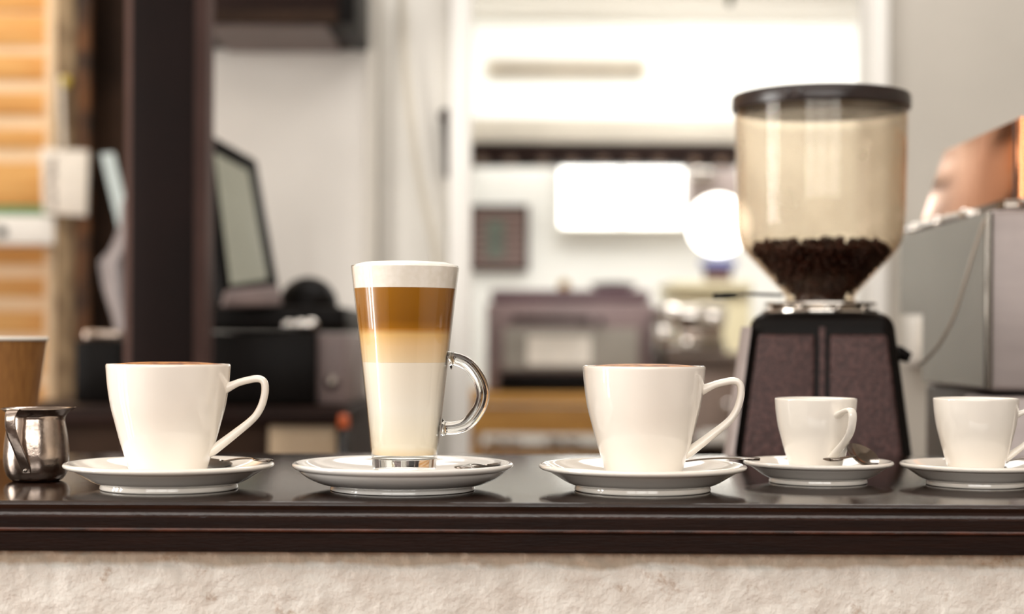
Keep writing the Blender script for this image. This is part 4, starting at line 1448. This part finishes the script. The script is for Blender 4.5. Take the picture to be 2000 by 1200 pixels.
# brown cabinets right of the oven, steel machine on top
CD = 4.9
cb = thing('kitchen_cabinet', 'greyish brown kitchen cabinet below the steel machine', 'cabinet', (P(1400, 800, CD).x, CD, 0))
cb0 = Vector(cb.location)
kzt = P(1400, 690, CD).z
x0_, x1_ = P(1306, 800, CD).x - cb0.x, P(1720, 800, CD).x - cb0.x
box('cabinet_body', (x0_, 0.02, 0), (x1_, 0.5, kzt - 0.03), M['cabinet_brown'], cb)
box('cabinet_top', (x0_ - 0.01, -0.01, kzt - 0.0295), (x1_, 0.52, kzt), M['work_top'], cb, 0.003)
for i in range(3):
    xa_, xb_ = x0_ + (x1_ - x0_) * i / 3 + 0.006, x0_ + (x1_ - x0_) * (i + 1) / 3 - 0.006
    do = box('cabinet_door', (xa_, 0.0, 0.08), (xb_, 0.0195, kzt - 0.05), M['cabinet_brown'], cb, 0.003)
    sphere('knob', (xb_ - 0.03, -0.012, kzt - 0.15), 0.012, M['chrome'], do, 14, 8)
tr = thing('white_tray', 'white tray held on the cabinet front behind the coffee cup handle', 'tray', P(1408, 862, 4.6))
tr0 = Vector(tr.location)
kbox('tray_floor', 1372, 856, 1442, 864, 4.6, 0.18, M['trim'], tr, tr0, 0.002)
kbox('tray_lip', 1372, 842, 1442, 855.5, 4.6, 0.01, M['trim'], tr, tr0, 0.002)
ts = thing('steel_trolley', 'steel trolley with dark opening below the white tray', 'trolley', (P(1408, 870, 4.6).x, 4.6, 0))
ts0 = Vector(ts.location)
zt_ = P(1408, 864, 4.6).z - 0.0004
box('trolley_top', (P(1340, 870, 4.6).x - ts0.x, 0, zt_ - 0.012), (P(1450, 870, 4.6).x - ts0.x, 0.2, zt_), M['steel'], ts, 0.003)
for px in (1345, 1446):
    for yy in (0.015, 0.185):
        x = P(px, 870, 4.6).x - ts0.x
        box('leg', (x - 0.008, yy - 0.008, 0), (x + 0.008, yy + 0.008, zt_ - 0.0125), M['steel'], ts, 0.002)
box('back_panel', (P(1352, 870, 4.6).x - ts0.x, 0.15, 0.4), (P(1440, 870, 4.6).x - ts0.x, 0.17, zt_ - 0.0125), M['black'], ts)

sm_ = thing('steel_coffee_maker', 'shiny steel coffee maker on the kitchen cabinet beside the oven', 'coffee maker', P(1345, 690, CD + 0.1))
sm0 = Vector(sm_.location)
sm_.location.z = kzt + 0.0003
kbox('maker_base', 1290, 668, 1418, 689.5, CD + 0.05, 0.25, M['steel'], sm_, sm0, 0.006)
kbox('maker_body', 1286, 596, 1420, 640, CD + 0.05, 0.25, M['chrome'], sm_, sm0, 0.015)
kbox('maker_column', 1330, 640.5, 1412, 667.5, CD + 0.15, 0.14, M['steel_worn'], sm_, sm0, 0.004)
for (px, py, r) in ((1312, 616, 0.034), (1298, 656, 0.030), (1340, 674, 0.016), (1392, 626, 0.022)):
    c = P(px, py, CD + 0.03) - sm0
    sphere('steel_dial', (c.x, c.y, c.z), r, M['chrome'], sm_, 24, 14, (1, 0.7, 1))

# pale yellow shelf with the globe lamp
ys = thing('yellow_counter', 'pale yellow counter below the round lamp', 'counter', (P(1400, 590, 5.7).x, 5.7, 0))
ys0 = Vector(ys.location)
kbox('counter_slab', 1310, 550, 1470, 566, 5.66, 0.5, M['pale_yellow'], ys, ys0, 0.004)
box('counter_base', (P(1315, 700, 5.7).x - ys0.x, 0, 0), (P(1466, 700, 5.7).x - ys0.x, 0.44, P(1400, 566.5, 5.7).z - 0.001), M['pale_yellow'], ys)
gl = thing('globe_lamp', 'glowing round white lamp with blue collar on brown foot', 'lamp', P(1402, 549.5, 5.75))
gl0 = Vector(gl.location)
ppc = F / 5.75 / 100
lathe('lamp_foot', [(0, 0), (4.6, 0), (4.8, 0.4), (4.9, 4.6), (0, 4.6)], M['oven_top'], gl, 40)
lathe('blue_collar', [(0, 4.62), (6.0, 4.62), (6.4, 5.2), (6.2, 7.2), (0, 7.2)], M['blue'], gl, 40)
sphere('globe', (0, 0, (549.5 - 440) / ppc / 100), 58 / ppc / 100, M['globe'], gl, 40, 24, (1, 1, 1.0))

# mauve wall cupboard beside the window
mc = thing('wall_cupboard', 'mauve wall cupboard between window and round lamp', 'cupboard', P(1400, 400, KB - 0.25))
mc0 = Vector(mc.location)
kbox('cupboard_body', 1346, 330, 1446, 398, KB - 0.25, 0.249, M['cabinet_mauve'], mc, mc0)
kbox('cupboard_door', 1350, 334, 1440, 394, KB - 0.262, 0.0115, M['cabinet_mauve'], mc, mc0, 0.002)
for (px, r) in ((1364, 0.026), (1384, 0.022)):
    c = P(px, 340, KB - 0.28) - mc0
    sphere('steel_knob', (c.x, c.y, c.z), r, M['chrome'], mc, 18, 10, (1, 0.6, 1))

# sprig hanging at the top of the doorway
sg = thing('hanging_sprig', 'dark green sprig tip hanging at the top of the kitchen doorway', 'plant', P(1427, -60, 4.4))
tube('stem', [Vector((0, 0, 0.06)), Vector((0.002, 0, 0.0)), Vector((0, 0, -0.06))], (0.003, 0.003), M['leaf'], sg, 8)
sphere('leaf', (-0.002, 0, -0.078), 0.02, M['leaf'], sg, 14, 8, (0.5, 0.3, 1.0))
sphere('leaf', (0.008, 0.004, -0.05), 0.02, M['leaf'], sg, 14, 8, (0.4, 0.3, 1.0))
